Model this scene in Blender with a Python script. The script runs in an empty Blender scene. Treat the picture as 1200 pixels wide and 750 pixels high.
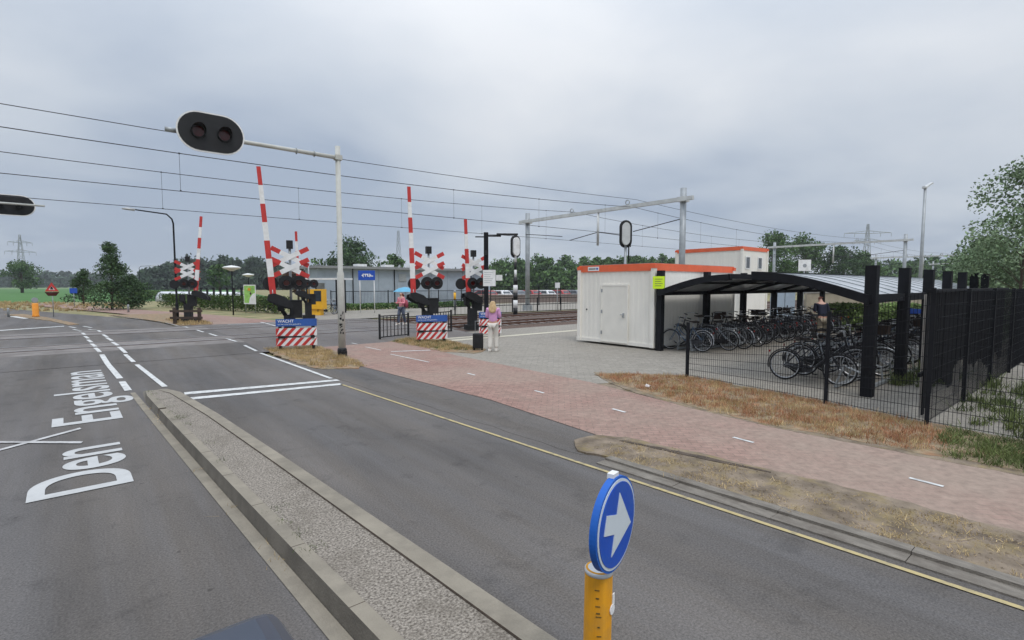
import bpy, math, random
import numpy as np
from mathutils import Vector, Matrix
R = math.radians
random.seed(7)
C = bpy.context.scene.collection
sc = bpy.context.scene
# ------------------------------------------------------------------ camera
# frame of the place: x runs along the railway, y along the road, z up; metres
H = 2.15
cam = bpy.data.cameras.new('camera'); cam.sensor_width = 36; cam.lens = 18.0
cam.clip_start = 0.05; cam.clip_end = 6000
co = bpy.data.objects.new('camera', cam); C.objects.link(co)
co.location = (0, 0, H); co.rotation_euler = (R(90 - 3.91), 0, -math.atan2(.639, .769))
sc.camera = co
# ------------------------------------------------------------------ sky, sun
SUN_EL, SUN_AZ = 58, 200       # azimuth of the sun measured from +y, clockwise
w = bpy.data.worlds.new('World'); sc.world = w; w.use_nodes = True
nt = w.node_tree; nt.nodes.clear(); N = nt.nodes.new; L = nt.links.new
out = N('ShaderNodeOutputWorld'); bg = N('ShaderNodeBackground'); bg.inputs[1].default_value = 0.1
sky = N('ShaderNodeTexSky'); sky.sky_type = 'NISHITA'; sky.sun_disc = False
sky.sun_elevation = R(SUN_EL); sky.sun_rotation = R(SUN_AZ); sky.dust_density = 3
tc = N('ShaderNodeTexCoord'); sep = N('ShaderNodeSeparateXYZ'); L(tc.outputs['Generated'], sep.inputs[0])
def wm(op, a, b=None, clamp=False):
    n = N('ShaderNodeMath'); n.operation = op; n.use_clamp = clamp
    for i, q in enumerate((a, b)):
        if q is None: continue
        if isinstance(q, (int, float)): n.inputs[i].default_value = q
        else: L(q, n.inputs[i])
    return n.outputs[0]
zz = wm('ADD', wm('MAXIMUM', sep.outputs[2], 0.0), 0.16)
cx = wm('DIVIDE', sep.outputs[0], zz); cy = wm('DIVIDE', sep.outputs[1], zz)
cmb = N('ShaderNodeCombineXYZ'); L(cx, cmb.inputs[0]); L(cy, cmb.inputs[1])
def wnoise(scale, det, rough, off):
    mp = N('ShaderNodeMapping'); mp.inputs['Location'].default_value = off; L(cmb.outputs[0], mp.inputs[0])
    n = N('ShaderNodeTexNoise'); n.inputs['Scale'].default_value = scale; n.inputs['Detail'].default_value = det
    n.inputs['Roughness'].default_value = rough; n.inputs['Distortion'].default_value = .3; L(mp.outputs[0], n.inputs[0]); return n.outputs[0]
n1 = wnoise(.26, 6, .48, (3.1, 1.7, 0)); n2 = wnoise(1.0, 8, .5, (0, 5, 2))
mixn = wm('ADD', wm('MULTIPLY', n1, .78), wm('MULTIPLY', n2, .22))
cr = N('ShaderNodeValToRGB'); L(mixn, cr.inputs[0])
e = cr.color_ramp.elements
e[0].position = .40; e[0].color = (.36, .425, .53, 1)
e[1].position = .60; e[1].color = (.71, .735, .77, 1)
q = cr.color_ramp.elements.new(.48); q.color = (.52, .572, .645, 1)
# an overcast sky is brightest overhead (above the picture)
gain = wm('ADD', wm('MULTIPLY', wm('POWER', wm('MAXIMUM', sep.outputs[2], 0), 3.0), 30.0), 10.9)
vm = N('ShaderNodeVectorMath'); vm.operation = 'SCALE'; L(cr.outputs[0], vm.inputs[0]); L(gain, vm.inputs['Scale'])
mx = N('ShaderNodeMix'); mx.data_type = 'RGBA'; mx.inputs[0].default_value = .92
L(sky.outputs[0], mx.inputs[6]); L(vm.outputs[0], mx.inputs[7]); L(mx.outputs[2], bg.inputs[0]); L(bg.outputs[0], out.inputs[0])
sl = bpy.data.lights.new('sun', 'SUN'); sl.energy = 1.3; sl.angle = R(18); sl.color = (1, .96, .9)
so = bpy.data.objects.new('sun', sl); C.objects.link(so)
az = R(SUN_AZ); el = R(SUN_EL)
sd = Vector((math.sin(az) * math.cos(el), math.cos(az) * math.cos(el), math.sin(el)))
so.rotation_euler = (-sd).to_track_quat('-Z', 'Y').to_euler()
vs = sc.view_settings; vs.view_transform = 'Standard'; vs.look = 'None'; vs.gamma = 1; vs.use_curve_mapping = False
vs.exposure = 0.0
sc.cycles.max_bounces = 6; sc.cycles.transparent_max_bounces = 12

# ------------------------------------------------------------------ materials
def mat(name, col, rough=.7, metal=0., var=.12, scale=3., bump=0., bscale=None, col2=None, dirt=None, dscale=1.5, damt=.5, spec=.4, emit=None, island=0., stretch=None):
    m = bpy.data.materials.new(name); m.use_nodes = True; t = m.node_tree; b = t.nodes['Principled BSDF']
    n_ = t.nodes.new; l_ = t.links.new
    tcn = n_('ShaderNodeTexCoord'); src = tcn.outputs['Object']
    if stretch:
        mp = n_('ShaderNodeMapping'); mp.inputs['Scale'].default_value = stretch; l_(src, mp.inputs[0]); src = mp.outputs[0]
    nz = n_('ShaderNodeTexNoise'); nz.inputs['Scale'].default_value = scale; nz.inputs['Detail'].default_value = 6; nz.inputs['Roughness'].default_value = .6
    l_(src, nz.inputs[0])
    rp = n_('ShaderNodeValToRGB'); l_(nz.outputs[0], rp.inputs[0])
    c2 = col2 or tuple(c * (1 - var) for c in col); c1 = col if col2 else tuple(min(1, c * (1 + var)) for c in col)
    rp.color_ramp.elements[0].position = .35; rp.color_ramp.elements[0].color = (*c2, 1)
    rp.color_ramp.elements[1].position = .65; rp.color_ramp.elements[1].color = (*c1, 1)
    o = rp.outputs[0]
    if dirt:
        dn = n_('ShaderNodeTexNoise'); dn.inputs['Scale'].default_value = dscale; dn.inputs['Detail'].default_value = 8; dn.inputs['Roughness'].default_value = .65
        l_(tcn.outputs['Object'], dn.inputs[0])
        dr = n_('ShaderNodeMapRange'); dr.inputs[1].default_value = .48; dr.inputs[2].default_value = .68; dr.inputs[4].default_value = damt; l_(dn.outputs[0], dr.inputs[0])
        mm = n_('ShaderNodeMix'); mm.data_type = 'RGBA'; l_(dr.outputs[0], mm.inputs[0]); l_(o, mm.inputs[6]); mm.inputs[7].default_value = (*dirt, 1); o = mm.outputs[2]
    if island:
        g = n_('ShaderNodeNewGeometry'); mr = n_('ShaderNodeMapRange'); mr.inputs[3].default_value = 1 - island; mr.inputs[4].default_value = 1 + island
        l_(g.outputs['Random Per Island'], mr.inputs[0]); vv = n_('ShaderNodeVectorMath'); vv.operation = 'SCALE'; l_(o, vv.inputs[0]); l_(mr.outputs[0], vv.inputs['Scale']); o = vv.outputs[0]
    l_(o, b.inputs['Base Color']); b.inputs['Roughness'].default_value = rough; b.inputs['Metallic'].default_value = metal
    b.inputs['Specular IOR Level'].default_value = spec
    if bump:
        bn = n_('ShaderNodeTexNoise'); bn.inputs['Scale'].default_value = bscale or scale * 4; bn.inputs['Detail'].default_value = 4; l_(src, bn.inputs[0])
        bb = n_('ShaderNodeBump'); bb.inputs['Strength'].default_value = bump; bb.inputs['Distance'].default_value = .02; l_(bn.outputs[0], bb.inputs['Height']); l_(bb.outputs[0], b.inputs['Normal'])
    if emit:
        b.inputs['Emission Color'].default_value = (*emit[:3], 1); b.inputs['Emission Strength'].default_value = emit[3]
    return m

def asphalt(name, c1, c2, crack=True):
    m = bpy.data.materials.new(name); m.use_nodes = True; t = m.node_tree; b = t.nodes['Principled BSDF']; n_ = t.nodes.new; l_ = t.links.new
    tcn = n_('ShaderNodeTexCoord')
    big = n_('ShaderNodeTexNoise'); big.inputs['Scale'].default_value = .35; big.inputs['Detail'].default_value = 7; big.inputs['Roughness'].default_value = .6
    mp = n_('ShaderNodeMapping'); mp.inputs['Scale'].default_value = (1.6, .35, 1); l_(tcn.outputs['Object'], mp.inputs[0]); l_(mp.outputs[0], big.inputs[0])
    rp = n_('ShaderNodeValToRGB'); l_(big.outputs[0], rp.inputs[0])
    rp.color_ramp.elements[0].position = .3; rp.color_ramp.elements[0].color = (*c1, 1); rp.color_ramp.elements[1].position = .7; rp.color_ramp.elements[1].color = (*c2, 1)
    fine = n_('ShaderNodeTexNoise'); fine.inputs['Scale'].default_value = 60; fine.inputs['Detail'].default_value = 3; fine.inputs['Roughness'].default_value = .8; l_(tcn.outputs['Object'], fine.inputs[0])
    mr = n_('ShaderNodeMapRange'); mr.inputs[1].default_value = .3; mr.inputs[2].default_value = .7; mr.inputs[3].default_value = .58; mr.inputs[4].default_value = 1.42; l_(fine.outputs[0], mr.inputs[0])
    vo = n_('ShaderNodeTexVoronoi'); vo.inputs['Scale'].default_value = 7; l_(tcn.outputs['Object'], vo.inputs[0])
    st = n_('ShaderNodeTexNoise'); st.inputs['Scale'].default_value = 1.9; st.inputs['Detail'].default_value = 5; st.inputs['Roughness'].default_value = .7; l_(tcn.outputs['Object'], st.inputs[0])
    s2 = n_('ShaderNodeMapRange'); s2.inputs[1].default_value = .56; s2.inputs[2].default_value = .68; s2.inputs[3].default_value = 1; s2.inputs[4].default_value = .78; l_(st.outputs[0], s2.inputs[0])
    tk = n_('ShaderNodeTexNoise'); tk.inputs['Scale'].default_value = 1.3; tk.inputs['Detail'].default_value = 5; tk.inputs['Roughness'].default_value = .65
    tm = n_('ShaderNodeMapping'); tm.inputs['Rotation'].default_value = (0, 0, R(-3)); tm.inputs['Scale'].default_value = (1, .06, 1); l_(tcn.outputs['Object'], tm.inputs[0]); l_(tm.outputs[0], tk.inputs[0])
    t2 = n_('ShaderNodeMapRange'); t2.inputs[1].default_value = .35; t2.inputs[2].default_value = .65; t2.inputs[3].default_value = .84; t2.inputs[4].default_value = 1.14; l_(tk.outputs[0], t2.inputs[0])
    sp2 = n_('ShaderNodeTexVoronoi'); sp2.inputs['Scale'].default_value = 2.3; l_(tcn.outputs['Object'], sp2.inputs[0])
    s3 = n_('ShaderNodeMapRange'); s3.inputs[1].default_value = .03; s3.inputs[2].default_value = .05; s3.inputs[3].default_value = .6; s3.inputs[4].default_value = 1; l_(sp2.outputs[0], s3.inputs[0])
    tt = n_('ShaderNodeMath'); tt.operation = 'MULTIPLY'; l_(t2.outputs[0], tt.inputs[0]); l_(s3.outputs[0], tt.inputs[1])
    mu = n_('ShaderNodeMath'); mu.operation = 'MULTIPLY'; l_(mr.outputs[0], mu.inputs[0]); l_(s2.outputs[0], mu.inputs[1])
    mu2 = n_('ShaderNodeMath'); mu2.operation = 'MULTIPLY'; l_(mu.outputs[0], mu2.inputs[0]); l_(tt.outputs[0], mu2.inputs[1]); f = mu2.outputs[0]
    if crack:
        v2 = n_('ShaderNodeTexVoronoi'); v2.feature = 'DISTANCE_TO_EDGE'; v2.inputs['Scale'].default_value = .33
        nn = n_('ShaderNodeTexNoise'); nn.inputs['Scale'].default_value = 2.5; nn.inputs['Detail'].default_value = 5; l_(tcn.outputs['Object'], nn.inputs[0])
        ad = n_('ShaderNodeMixRGB'); ad.inputs[0].default_value = .25; l_(tcn.outputs['Object'], ad.inputs[1]); l_(nn.outputs[1], ad.inputs[2]); l_(ad.outputs[0], v2.inputs[0])
        m3 = n_('ShaderNodeMapRange'); m3.inputs[1].default_value = .002; m3.inputs[2].default_value = .008; m3.inputs[3].default_value = .93; m3.inputs[4].default_value = 1; l_(v2.outputs[0], m3.inputs[0])
        m4 = n_('ShaderNodeMath'); m4.operation = 'MULTIPLY'; l_(f, m4.inputs[0]); l_(m3.outputs[0], m4.inputs[1]); f = m4.outputs[0]
    hm_ = n_('ShaderNodeMapRange'); hm_.inputs[1].default_value = .4; hm_.inputs[2].default_value = .6; hm_.inputs[4].default_value = .38; l_(tk.outputs[0], hm_.inputs[0])
    hx = n_('ShaderNodeMix'); hx.data_type = 'RGBA'; l_(hm_.outputs[0], hx.inputs[0]); l_(rp.outputs[0], hx.inputs[6]); hx.inputs[7].default_value = (.100, .100, .106, 1)
    sc_ = n_('ShaderNodeVectorMath'); sc_.operation = 'SCALE'; l_(hx.outputs[2], sc_.inputs[0]); l_(f, sc_.inputs['Scale']); l_(sc_.outputs[0], b.inputs['Base Color'])
    bb = n_('ShaderNodeBump'); bb.inputs['Strength'].default_value = .25; bb.inputs['Distance'].default_value = .01; l_(fine.outputs[0], bb.inputs['Height']); l_(bb.outputs[0], b.inputs['Normal'])
    b.inputs['Roughness'].default_value = .85; b.inputs['Specular IOR Level'].default_value = .3
    return m

def bricks(name, c1, c2, mortar, bw, bh, rot=0., alt=None):
    m = bpy.data.materials.new(name); m.use_nodes = True; t = m.node_tree; b = t.nodes['Principled BSDF']; n_ = t.nodes.new; l_ = t.links.new
    tcn = n_('ShaderNodeTexCoord'); mp = n_('ShaderNodeMapping'); mp.inputs['Rotation'].default_value = (0, 0, rot); l_(tcn.outputs['Object'], mp.inputs[0])
    br = n_('ShaderNodeTexBrick'); br.inputs['Scale'].default_value = 1; br.inputs['Brick Width'].default_value = bw; br.inputs['Row Height'].default_value = bh
    br.inputs['Mortar Size'].default_value = .006; br.inputs['Mortar Smooth'].default_value = .3
    br.inputs['Color1'].default_value = (*c1, 1); br.inputs['Color2'].default_value = (*c2, 1); br.inputs['Mortar'].default_value = (*mortar, 1); l_(mp.outputs[0], br.inputs[0])
    o = br.outputs[0]
    if alt:
        nz = n_('ShaderNodeTexNoise'); nz.inputs['Scale'].default_value = .45; nz.inputs['Detail'].default_value = 6; nz.inputs['Roughness'].default_value = .6; l_(tcn.outputs['Object'], nz.inputs[0])
        mr = n_('ShaderNodeMapRange'); mr.inputs[1].default_value = .38; mr.inputs[2].default_value = .62; mr.inputs[3].default_value = .0; mr.inputs[4].default_value = .65; l_(nz.outputs[0], mr.inputs[0])
        fo = mr.outputs[0]
        if name == 'cycle_path_brick':   # the near stretch is worn and sandy, the far one still red
            sx_ = n_('ShaderNodeSeparateXYZ'); l_(tcn.outputs['Object'], sx_.inputs[0]); gm = n_('ShaderNodeMapRange'); gm.inputs[1].default_value = 7; gm.inputs[2].default_value = 1; gm.inputs[3].default_value = 0; gm.inputs[4].default_value = .5; l_(sx_.outputs[1], gm.inputs[0])
            ad2 = n_('ShaderNodeMath'); ad2.operation = 'ADD'; ad2.use_clamp = True; l_(fo, ad2.inputs[0]); l_(gm.outputs[0], ad2.inputs[1]); fo = ad2.outputs[0]
        mm = n_('ShaderNodeMix'); mm.data_type = 'RGBA'; l_(fo, mm.inputs[0]); l_(o, mm.inputs[6]); mm.inputs[7].default_value = (*alt, 1); o = mm.outputs[2]
    fn = n_('ShaderNodeTexNoise'); fn.inputs['Scale'].default_value = 9; fn.inputs['Detail'].default_value = 7; fn.inputs['Roughness'].default_value = .7; l_(tcn.outputs['Object'], fn.inputs[0])
    mr2 = n_('ShaderNodeMapRange'); mr2.inputs[1].default_value = .3; mr2.inputs[2].default_value = .7; mr2.inputs[3].default_value = .78; mr2.inputs[4].default_value = 1.2; l_(fn.outputs[0], mr2.inputs[0])
    vv = n_('ShaderNodeVectorMath'); vv.operation = 'SCALE'; l_(o, vv.inputs[0]); l_(mr2.outputs[0], vv.inputs['Scale']); l_(vv.outputs[0], b.inputs['Base Color'])
    b.inputs['Roughness'].default_value = .85; b.inputs['Specular IOR Level'].default_value = .25
    return m

M = {}
def m_(k, *a, **kw): M[k] = mat(k, *a, **kw)
M['asphalt'] = asphalt('asphalt', (.074, .068, .064), (.166, .144, .124))
M['asphalt_brown'] = asphalt('asphalt_brown', (.125, .108, .098), (.19, .17, .155))
M['cyclepath'] = bricks('cycle_path_brick', (.33, .20, .165), (.25, .15, .122), (.15, .11, .085), .21, .105, R(45), (.295, .225, .18))
M['paving'] = bricks('paving_brick', (.30, .275, .235), (.235, .213, .182), (.14, .125, .105), .3, .15, R(45), (.275, .25, .21))
M['redbrick'] = bricks('red_brick', (.25, .07, .055), (.19, .05, .045), (.2, .16, .14), .22, .07)
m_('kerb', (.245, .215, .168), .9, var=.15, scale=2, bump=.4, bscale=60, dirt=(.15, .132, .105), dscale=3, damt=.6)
m_('kerb_side', (.135, .12, .098), .9, var=.2, scale=3, bump=.3, bscale=60)  # darker tone paints in the shade on the kerb's upright face
m_('kerb_old', (.20, .178, .15), .95, var=.2, scale=5, bump=.5, bscale=50, dirt=(.13, .11, .09), dscale=3, damt=.8, stretch=(4, 1, 1))
m_('aggregate', (.42, .37, .31), .9, col2=(.085, .07, .054), scale=58, bump=1, bscale=70, dirt=(.14, .118, .09), dscale=3, damt=.5)
m_('ground', (.32, .25, .14), .95, col2=(.13, .15, .055), scale=.7, bump=.5, bscale=12)
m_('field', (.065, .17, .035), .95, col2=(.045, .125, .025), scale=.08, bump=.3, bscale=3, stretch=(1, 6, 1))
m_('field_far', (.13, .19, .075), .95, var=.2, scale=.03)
m_('drygrass', (.31, .245, .155), .95, col2=(.16, .115, .07), scale=6, bump=1, bscale=40, dirt=(.34, .17, .085), dscale=2.2, damt=.8)
m_('sand', (.27, .212, .155), .95, col2=(.115, .088, .062), scale=3.2, bump=1, bscale=30, dirt=(.25, .19, .085), dscale=3.5, damt=.8)
m_('soil', (.08, .06, .045), .95, var=.3, scale=8, bump=.6)
m_('ballast', (.15, .095, .07), .95, col2=(.06, .04, .032), scale=14, bump=1, bscale=40)
m_('sleeper', (.22, .19, .17), .9, var=.2)
m_('rail', (.12, .06, .04), .6, .3, var=.3, scale=8)
m_('railtop', (.45, .43, .42), .35, .9)
m_('deck', (.19, .172, .16), .9, var=.2, scale=2, bump=.2, dirt=(.12, .1, .088), dscale=1.2, damt=.6)
m_('white_paint', (.58, .58, .56), .75, var=.1, scale=9, dirt=(.27, .26, .25), dscale=7, damt=.75)
m_('overlay_lettering', (.46, .46, .45), .8, var=.06, scale=6, dirt=(.36, .35, .34), dscale=2.2, damt=.7)
m_('worn_paint', (.46, .45, .44), .8, var=.15, scale=5, dirt=(.2, .19, .185), dscale=3, damt=.85)
m_('yellow_paint', (.46, .37, .18), .8, var=.2, scale=5, dirt=(.17, .15, .115), dscale=5, damt=1.)
m_('tactile', (.50, .46, .36), .9, var=.1, scale=4)
m_('galv', (.34, .36, .37), .5, .4, var=.15, scale=2)
m_('galv_light', (.56, .57, .56), .5, .2, var=.12, scale=2)
m_('pole_grey', (.50, .50, .46), .6, .0, var=.08, scale=3, dirt=(.33, .31, .27), dscale=2, damt=.4)
m_('wire', (.04, .04, .045), .6, .3)
m_('black', (.009, .009, .010), .55, var=.3, scale=6)
m_('black_matt', (.012, .012, .013), .8, var=.3, scale=6)
m_('black_steel', (.009, .0095, .012), .75, .0, var=.25, scale=3, spec=.2)
m_('red', (.52, .04, .035), .5, var=.12, scale=5)
m_('white', (.78, .78, .77), .55, var=.06, scale=4, dirt=(.5, .48, .44), dscale=2.5, damt=.4)
m_('orange', (.74, .13, .05), .5, var=.07, scale=2, dirt=(.55, .12, .05), dscale=1.5, damt=.4)
m_('container', (.79, .76, .69), .6, var=.03, scale=2, dirt=(.62, .58, .50), dscale=.9, damt=.15, stretch=(1, 1, .3))
m_('container_door', (.76, .73, .66), .5, var=.04, scale=2)
m_('blue', (.015, .075, .42), .45, var=.06, scale=6)
m_('blue_board', (.03, .10, .36), .5, var=.12, scale=6)
m_('sign_blue', (.005, .075, .46), .4, var=.08, scale=6, dirt=(.02, .12, .42), dscale=9, damt=.5)
m_('sign_rim', (.012, .11, .46), .6, var=.06, scale=8)
m_('sign_white', (.60, .66, .70), .4, var=.04, scale=8)
m_('bollard', (.78, .36, .015), .5, col2=(.62, .26, .01), scale=22, dirt=(.40, .22, .05), dscale=5, damt=.6, stretch=(1, 1, .03), bump=.15, bscale=40)
m_('bollard_orange', (.80, .30, .03), .5, var=.08)
m_('grime', (.12, .08, .02), .8)
m_('hiviz', (.62, .85, .03), .5, var=.04)
m_('station_wall', (.34, .39, .45), .5, .1, var=.06, scale=1, dirt=(.22, .25, .29), dscale=.8, damt=.4)
m_('station_roof', (.24, .245, .25), .6, var=.08)
m_('yellow_box', (.80, .42, .02), .4, var=.06)
m_('screen', (.02, .03, .045), .15, var=.3)
m_('glass', (.05, .06, .07), .1, var=.3, spec=.8)
m_('lamp_glass', (.7, .7, .68), .3, var=.05)
m_('board_green', (.28, .52, .12), .5, var=.25, scale=4)
m_('bark', (.10, .075, .055), .9, var=.25, scale=10, bump=.6)
m_('rubber', (.015, .015, .015), .75, var=.3)
m_('chrome', (.55, .56, .58), .3, .85, var=.1)
m_('bike_black', (.028, .028, .032), .28, var=.3)
m_('bike_silver', (.42, .45, .48), .35, .5, var=.1)
m_('bike_blue', (.10, .16, .24), .35, .3, var=.1)
m_('bike_red', (.07, .014, .014), .35, .1, var=.1)
m_('saddle', (.03, .022, .018), .6, var=.3)
m_('skin', (.52, .30, .22), .55, var=.05)
m_('blond', (.66, .48, .26), .6, col2=(.42, .27, .13), scale=40, stretch=(1, 1, .1))
m_('brown_hair', (.16, .05, .03), .6, var=.3, scale=30)
m_('lilac', (.64, .33, .56), .8, var=.1, scale=8)
m_('pinktop', (.72, .25, .30), .8, var=.1, scale=8)
m_('beige', (.66, .62, .56), .85, var=.06, scale=6)
m_('khaki', (.30, .25, .18), .85, var=.08)
m_('navy', (.012, .014, .03), .85, var=.2)
m_('jeans', (.10, .12, .17), .85, var=.15)
m_('bag_red', (.32, .05, .08), .7, var=.1)
m_('parasol', (.12, .36, .52), .7, var=.08, scale=6)
m_('car_paint', (.085, .10, .135), .28, .5, var=.05)
m_('car_white', (.7, .7, .7), .3, var=.03)
m_('car_red', (.35, .03, .03), .3, var=.05)
m_('car_grey', (.22, .23, .25), .3, .4, var=.05)
m_('tail_red', (.3, .01, .01), .2)
m_('lens_red', (.05, .004, .003), .15, var=.3)
m_('dark_wood', (.06, .04, .03), .8, var=.3)
m_('film', (.72, .74, .75), .4, var=.08)
m_('concrete', (.36, .34, .31), .9, var=.12, scale=2, dirt=(.22, .2, .17), dscale=1.5, damt=.5)
m_('tan_wall', (.36, .31, .23), .9, var=.15, scale=2)
m_('grey_box', (.38, .45, .52), .5, var=.08)
for k, a, b_ in (('leaf_dark', (.078, .135, .05), (.03, .06, .026)), ('leaf_mid', (.105, .18, .055), (.045, .09, .030)), ('leaf_light', (.20, .28, .09), (.09, .14, .045)),
                 ('leaf_grey', (.24, .31, .18), (.12, .18, .09)), ('leaf_far', (.065, .10, .055), (.032, .056, .036)), ('leaf_hedge', (.085, .135, .030), (.03, .06, .014)), ('leaf_copper', (.14, .065, .04), (.05, .035, .02))):
    M[k] = mat(k, a, .75, col2=b_, scale=.9 if 'far' not in k else .12, island=.45, spec=.2)
m_('blade_red', (.50, .28, .16), .9, col2=(.33, .15, .08), scale=1.2, island=.45, spec=.1)
m_('blade_straw', (.55, .41, .22), .9, col2=(.34, .25, .12), scale=1.2, island=.4, spec=.1)
m_('blade_green', (.15, .18, .065), .9, col2=(.07, .095, .04), scale=1.2, island=.4, spec=.1)

# shelter roof: grey translucent sheet with light
def roofmat():
    m = bpy.data.materials.new('roof_sheet'); m.use_nodes = True; t = m.node_tree; b = t.nodes['Principled BSDF']
    n = t.nodes.new('ShaderNodeTexNoise'); n.inputs['Scale'].default_value = 3; n.inputs['Detail'].default_value = 5
    r = t.nodes.new('ShaderNodeValToRGB'); r.color_ramp.elements[0].position = .35; r.color_ramp.elements[0].color = (.30, .31, .32, 1); r.color_ramp.elements[1].position = .7; r.color_ramp.elements[1].color = (.46, .48, .50, 1)
    tc_ = t.nodes.new('ShaderNodeTexCoord'); t.links.new(tc_.outputs['Object'], n.inputs[0]); t.links.new(n.outputs[0], r.inputs[0]); t.links.new(r.outputs[0], b.inputs['Base Color'])
    b.inputs['Roughness'].default_value = .3; b.inputs['Transmission Weight'].default_value = .0
    return m
M['roof_sheet'] = roofmat()

# ------------------------------------------------------------------ helpers
def prop(o, label=None, cat=None, group=None, kind=None):
    if label: o['label'] = label
    if cat: o['category'] = cat
    if group: o['group'] = group
    if kind: o['kind'] = kind
    return o
def thing(name, label, cat, loc=(0, 0, 0), rz=0., group=None, kind=None):
    o = bpy.data.objects.new(name, None); C.objects.link(o); o.location = loc; o.rotation_euler = (0, 0, rz); o.empty_display_size = .2
    return prop(o, label, cat, group, kind)
def copy_tree(o, parent=None, loc=None, rz=None, label=None):
    c = o.copy(); C.objects.link(c); c.parent = parent
    if loc is not None: c.location = loc
    if rz is not None: c.rotation_euler = (0, 0, rz)
    if label: c['label'] = label
    for ch in list(o.children): copy_tree(ch, c)
    return c
class MB:
    def __init__(s): s.v = []; s.f = []; s.mi = []; s.ms = []; s.m = 0; s.sm = []; s.smooth = False
    def use(s, m):
        if m not in s.ms: s.ms.append(m)
        s.m = s.ms.index(m); return s
    def add(s, vs_, fs):
        k = len(s.v); s.v += [tuple(p) for p in vs_]
        for f in fs: s.f.append(tuple(i + k for i in f)); s.mi.append(s.m); s.sm.append(s.smooth)
        return s
    def box(s, c, d, rz=0., mtx=None):
        x, y, z = (q / 2 for q in d); vs_ = []
        for a, b, cc in ((-1, -1, -1), (1, -1, -1), (1, 1, -1), (-1, 1, -1), (-1, -1, 1), (1, -1, 1), (1, 1, 1), (-1, 1, 1)):
            p = Vector((a * x, b * y, cc * z))
            if mtx is not None: p = mtx @ p
            elif rz: p = Matrix.Rotation(rz, 3, 'Z') @ p
            vs_.append(p + Vector(c))
        return s.add(vs_, [(0, 3, 2, 1), (4, 5, 6, 7), (0, 1, 5, 4), (1, 2, 6, 5), (2, 3, 7, 6), (3, 0, 4, 7)])
    def span(s, a, b):   # box by two corners
        return s.box([(p + q_) / 2 for p, q_ in zip(a, b)], [abs(p - q_) for p, q_ in zip(a, b)])
    def tube(s, pts, r, n=8, cap=True):
        pts = [Vector(p) for p in pts]; rs = r if isinstance(r, (list, tuple)) else [r] * len(pts)
        k = len(s.v); ring = []
        d0 = (pts[1] - pts[0]).normalized(); up = Vector((0, 0, 1)) if abs(d0.z) < .9 else Vector((1, 0, 0)); a = d0.cross(up).normalized()
        for i, p in enumerate(pts):
            if i == 0: d = d0
            elif i == len(pts) - 1: d = (pts[i] - pts[i - 1]).normalized()
            else: d = ((pts[i + 1] - pts[i]).normalized() + (pts[i] - pts[i - 1]).normalized()).normalized()
            a = (a - d * a.dot(d)).normalized(); b = d.cross(a)
            ring += [p + (a * math.cos(t) + b * math.sin(t)) * rs[i] for t in (2 * math.pi * j / n for j in range(n))]
        fs = [(i * n + j, i * n + (j + 1) % n, (i + 1) * n + (j + 1) % n, (i + 1) * n + j) for i in range(len(pts) - 1) for j in range(n)]
        if cap: fs += [tuple(range(n - 1, -1, -1)), tuple((len(pts) - 1) * n + j for j in range(n))]
        o = s.smooth; s.smooth = n > 6; s.add(ring, fs); s.smooth = o
        return s
    def ring(s, c, r, tr, n=28, m=6, ax='y', a0=0, a1=2 * math.pi):  # torus (or arc) about an axis
        full = abs(a1 - a0 - 2 * math.pi) < 1e-6; cnt = n if full else n + 1; vs_ = []
        for i in range(cnt):
            t = a0 + (a1 - a0) * i / n
            for j in range(m):
                q_ = 2 * math.pi * j / m; rr = r + tr * math.cos(q_); h = tr * math.sin(q_)
                p = (rr * math.cos(t), h, rr * math.sin(t)) if ax == 'y' else ((h, rr * math.cos(t), rr * math.sin(t)) if ax == 'x' else (rr * math.cos(t), rr * math.sin(t), h))
                vs_.append(Vector(p) + Vector(c))
        fs = [(i * m + j, i * m + (j + 1) % m, ((i + 1) % cnt) * m + (j + 1) % m, ((i + 1) % cnt) * m + j) for i in range(n) for j in range(m)]
        o = s.smooth; s.smooth = True; s.add(vs_, fs); s.smooth = o; return s
    def prism(s, poly, t0, t1, ax='z'):  # polygon in the plane across ax, extruded t0..t1
        n = len(poly)
        def P(p, t): return (p[0], p[1], t) if ax == 'z' else ((p[0], t, p[1]) if ax == 'y' else (t, p[0], p[1]))
        return s.add([P(p, t0) for p in poly] + [P(p, t1) for p in poly],
                     [tuple(range(n - 1, -1, -1)), tuple(range(n, 2 * n))] + [(i, (i + 1) % n, n + (i + 1) % n, n + i) for i in range(n)])
    def lathe(s, prof, c=(0, 0, 0), n=20):
        vs_ = [(c[0] + r * math.cos(2 * math.pi * j / n), c[1] + r * math.sin(2 * math.pi * j / n), c[2] + z) for r, z in prof for j in range(n)]
        fs = [(i * n + j, i * n + (j + 1) % n, (i + 1) * n + (j + 1) % n, (i + 1) * n + j) for i in range(len(prof) - 1) for j in range(n)]
        fs += [tuple(range(n - 1, -1, -1)), tuple((len(prof) - 1) * n + j for j in range(n))]
        o = s.smooth; s.smooth = True; s.add(vs_, fs); s.smooth = o; return s
    def build(s, name, m=None, parent=None, loc=None, rz=None):
        me = bpy.data.meshes.new(name); me.from_pydata(s.v, [], s.f)
        for k in ([m] if m else []) if not s.ms else s.ms: me.materials.append(M[k])
        if s.ms: me.polygons.foreach_set('material_index', s.mi)
        me.polygons.foreach_set('use_smooth', s.sm); me.update()
        o = bpy.data.objects.new(name, me); C.objects.link(o)
        if parent: o.parent = parent
        if loc: o.location = loc
        if rz is not None: o.rotation_euler = (0, 0, rz)
        return o
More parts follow.
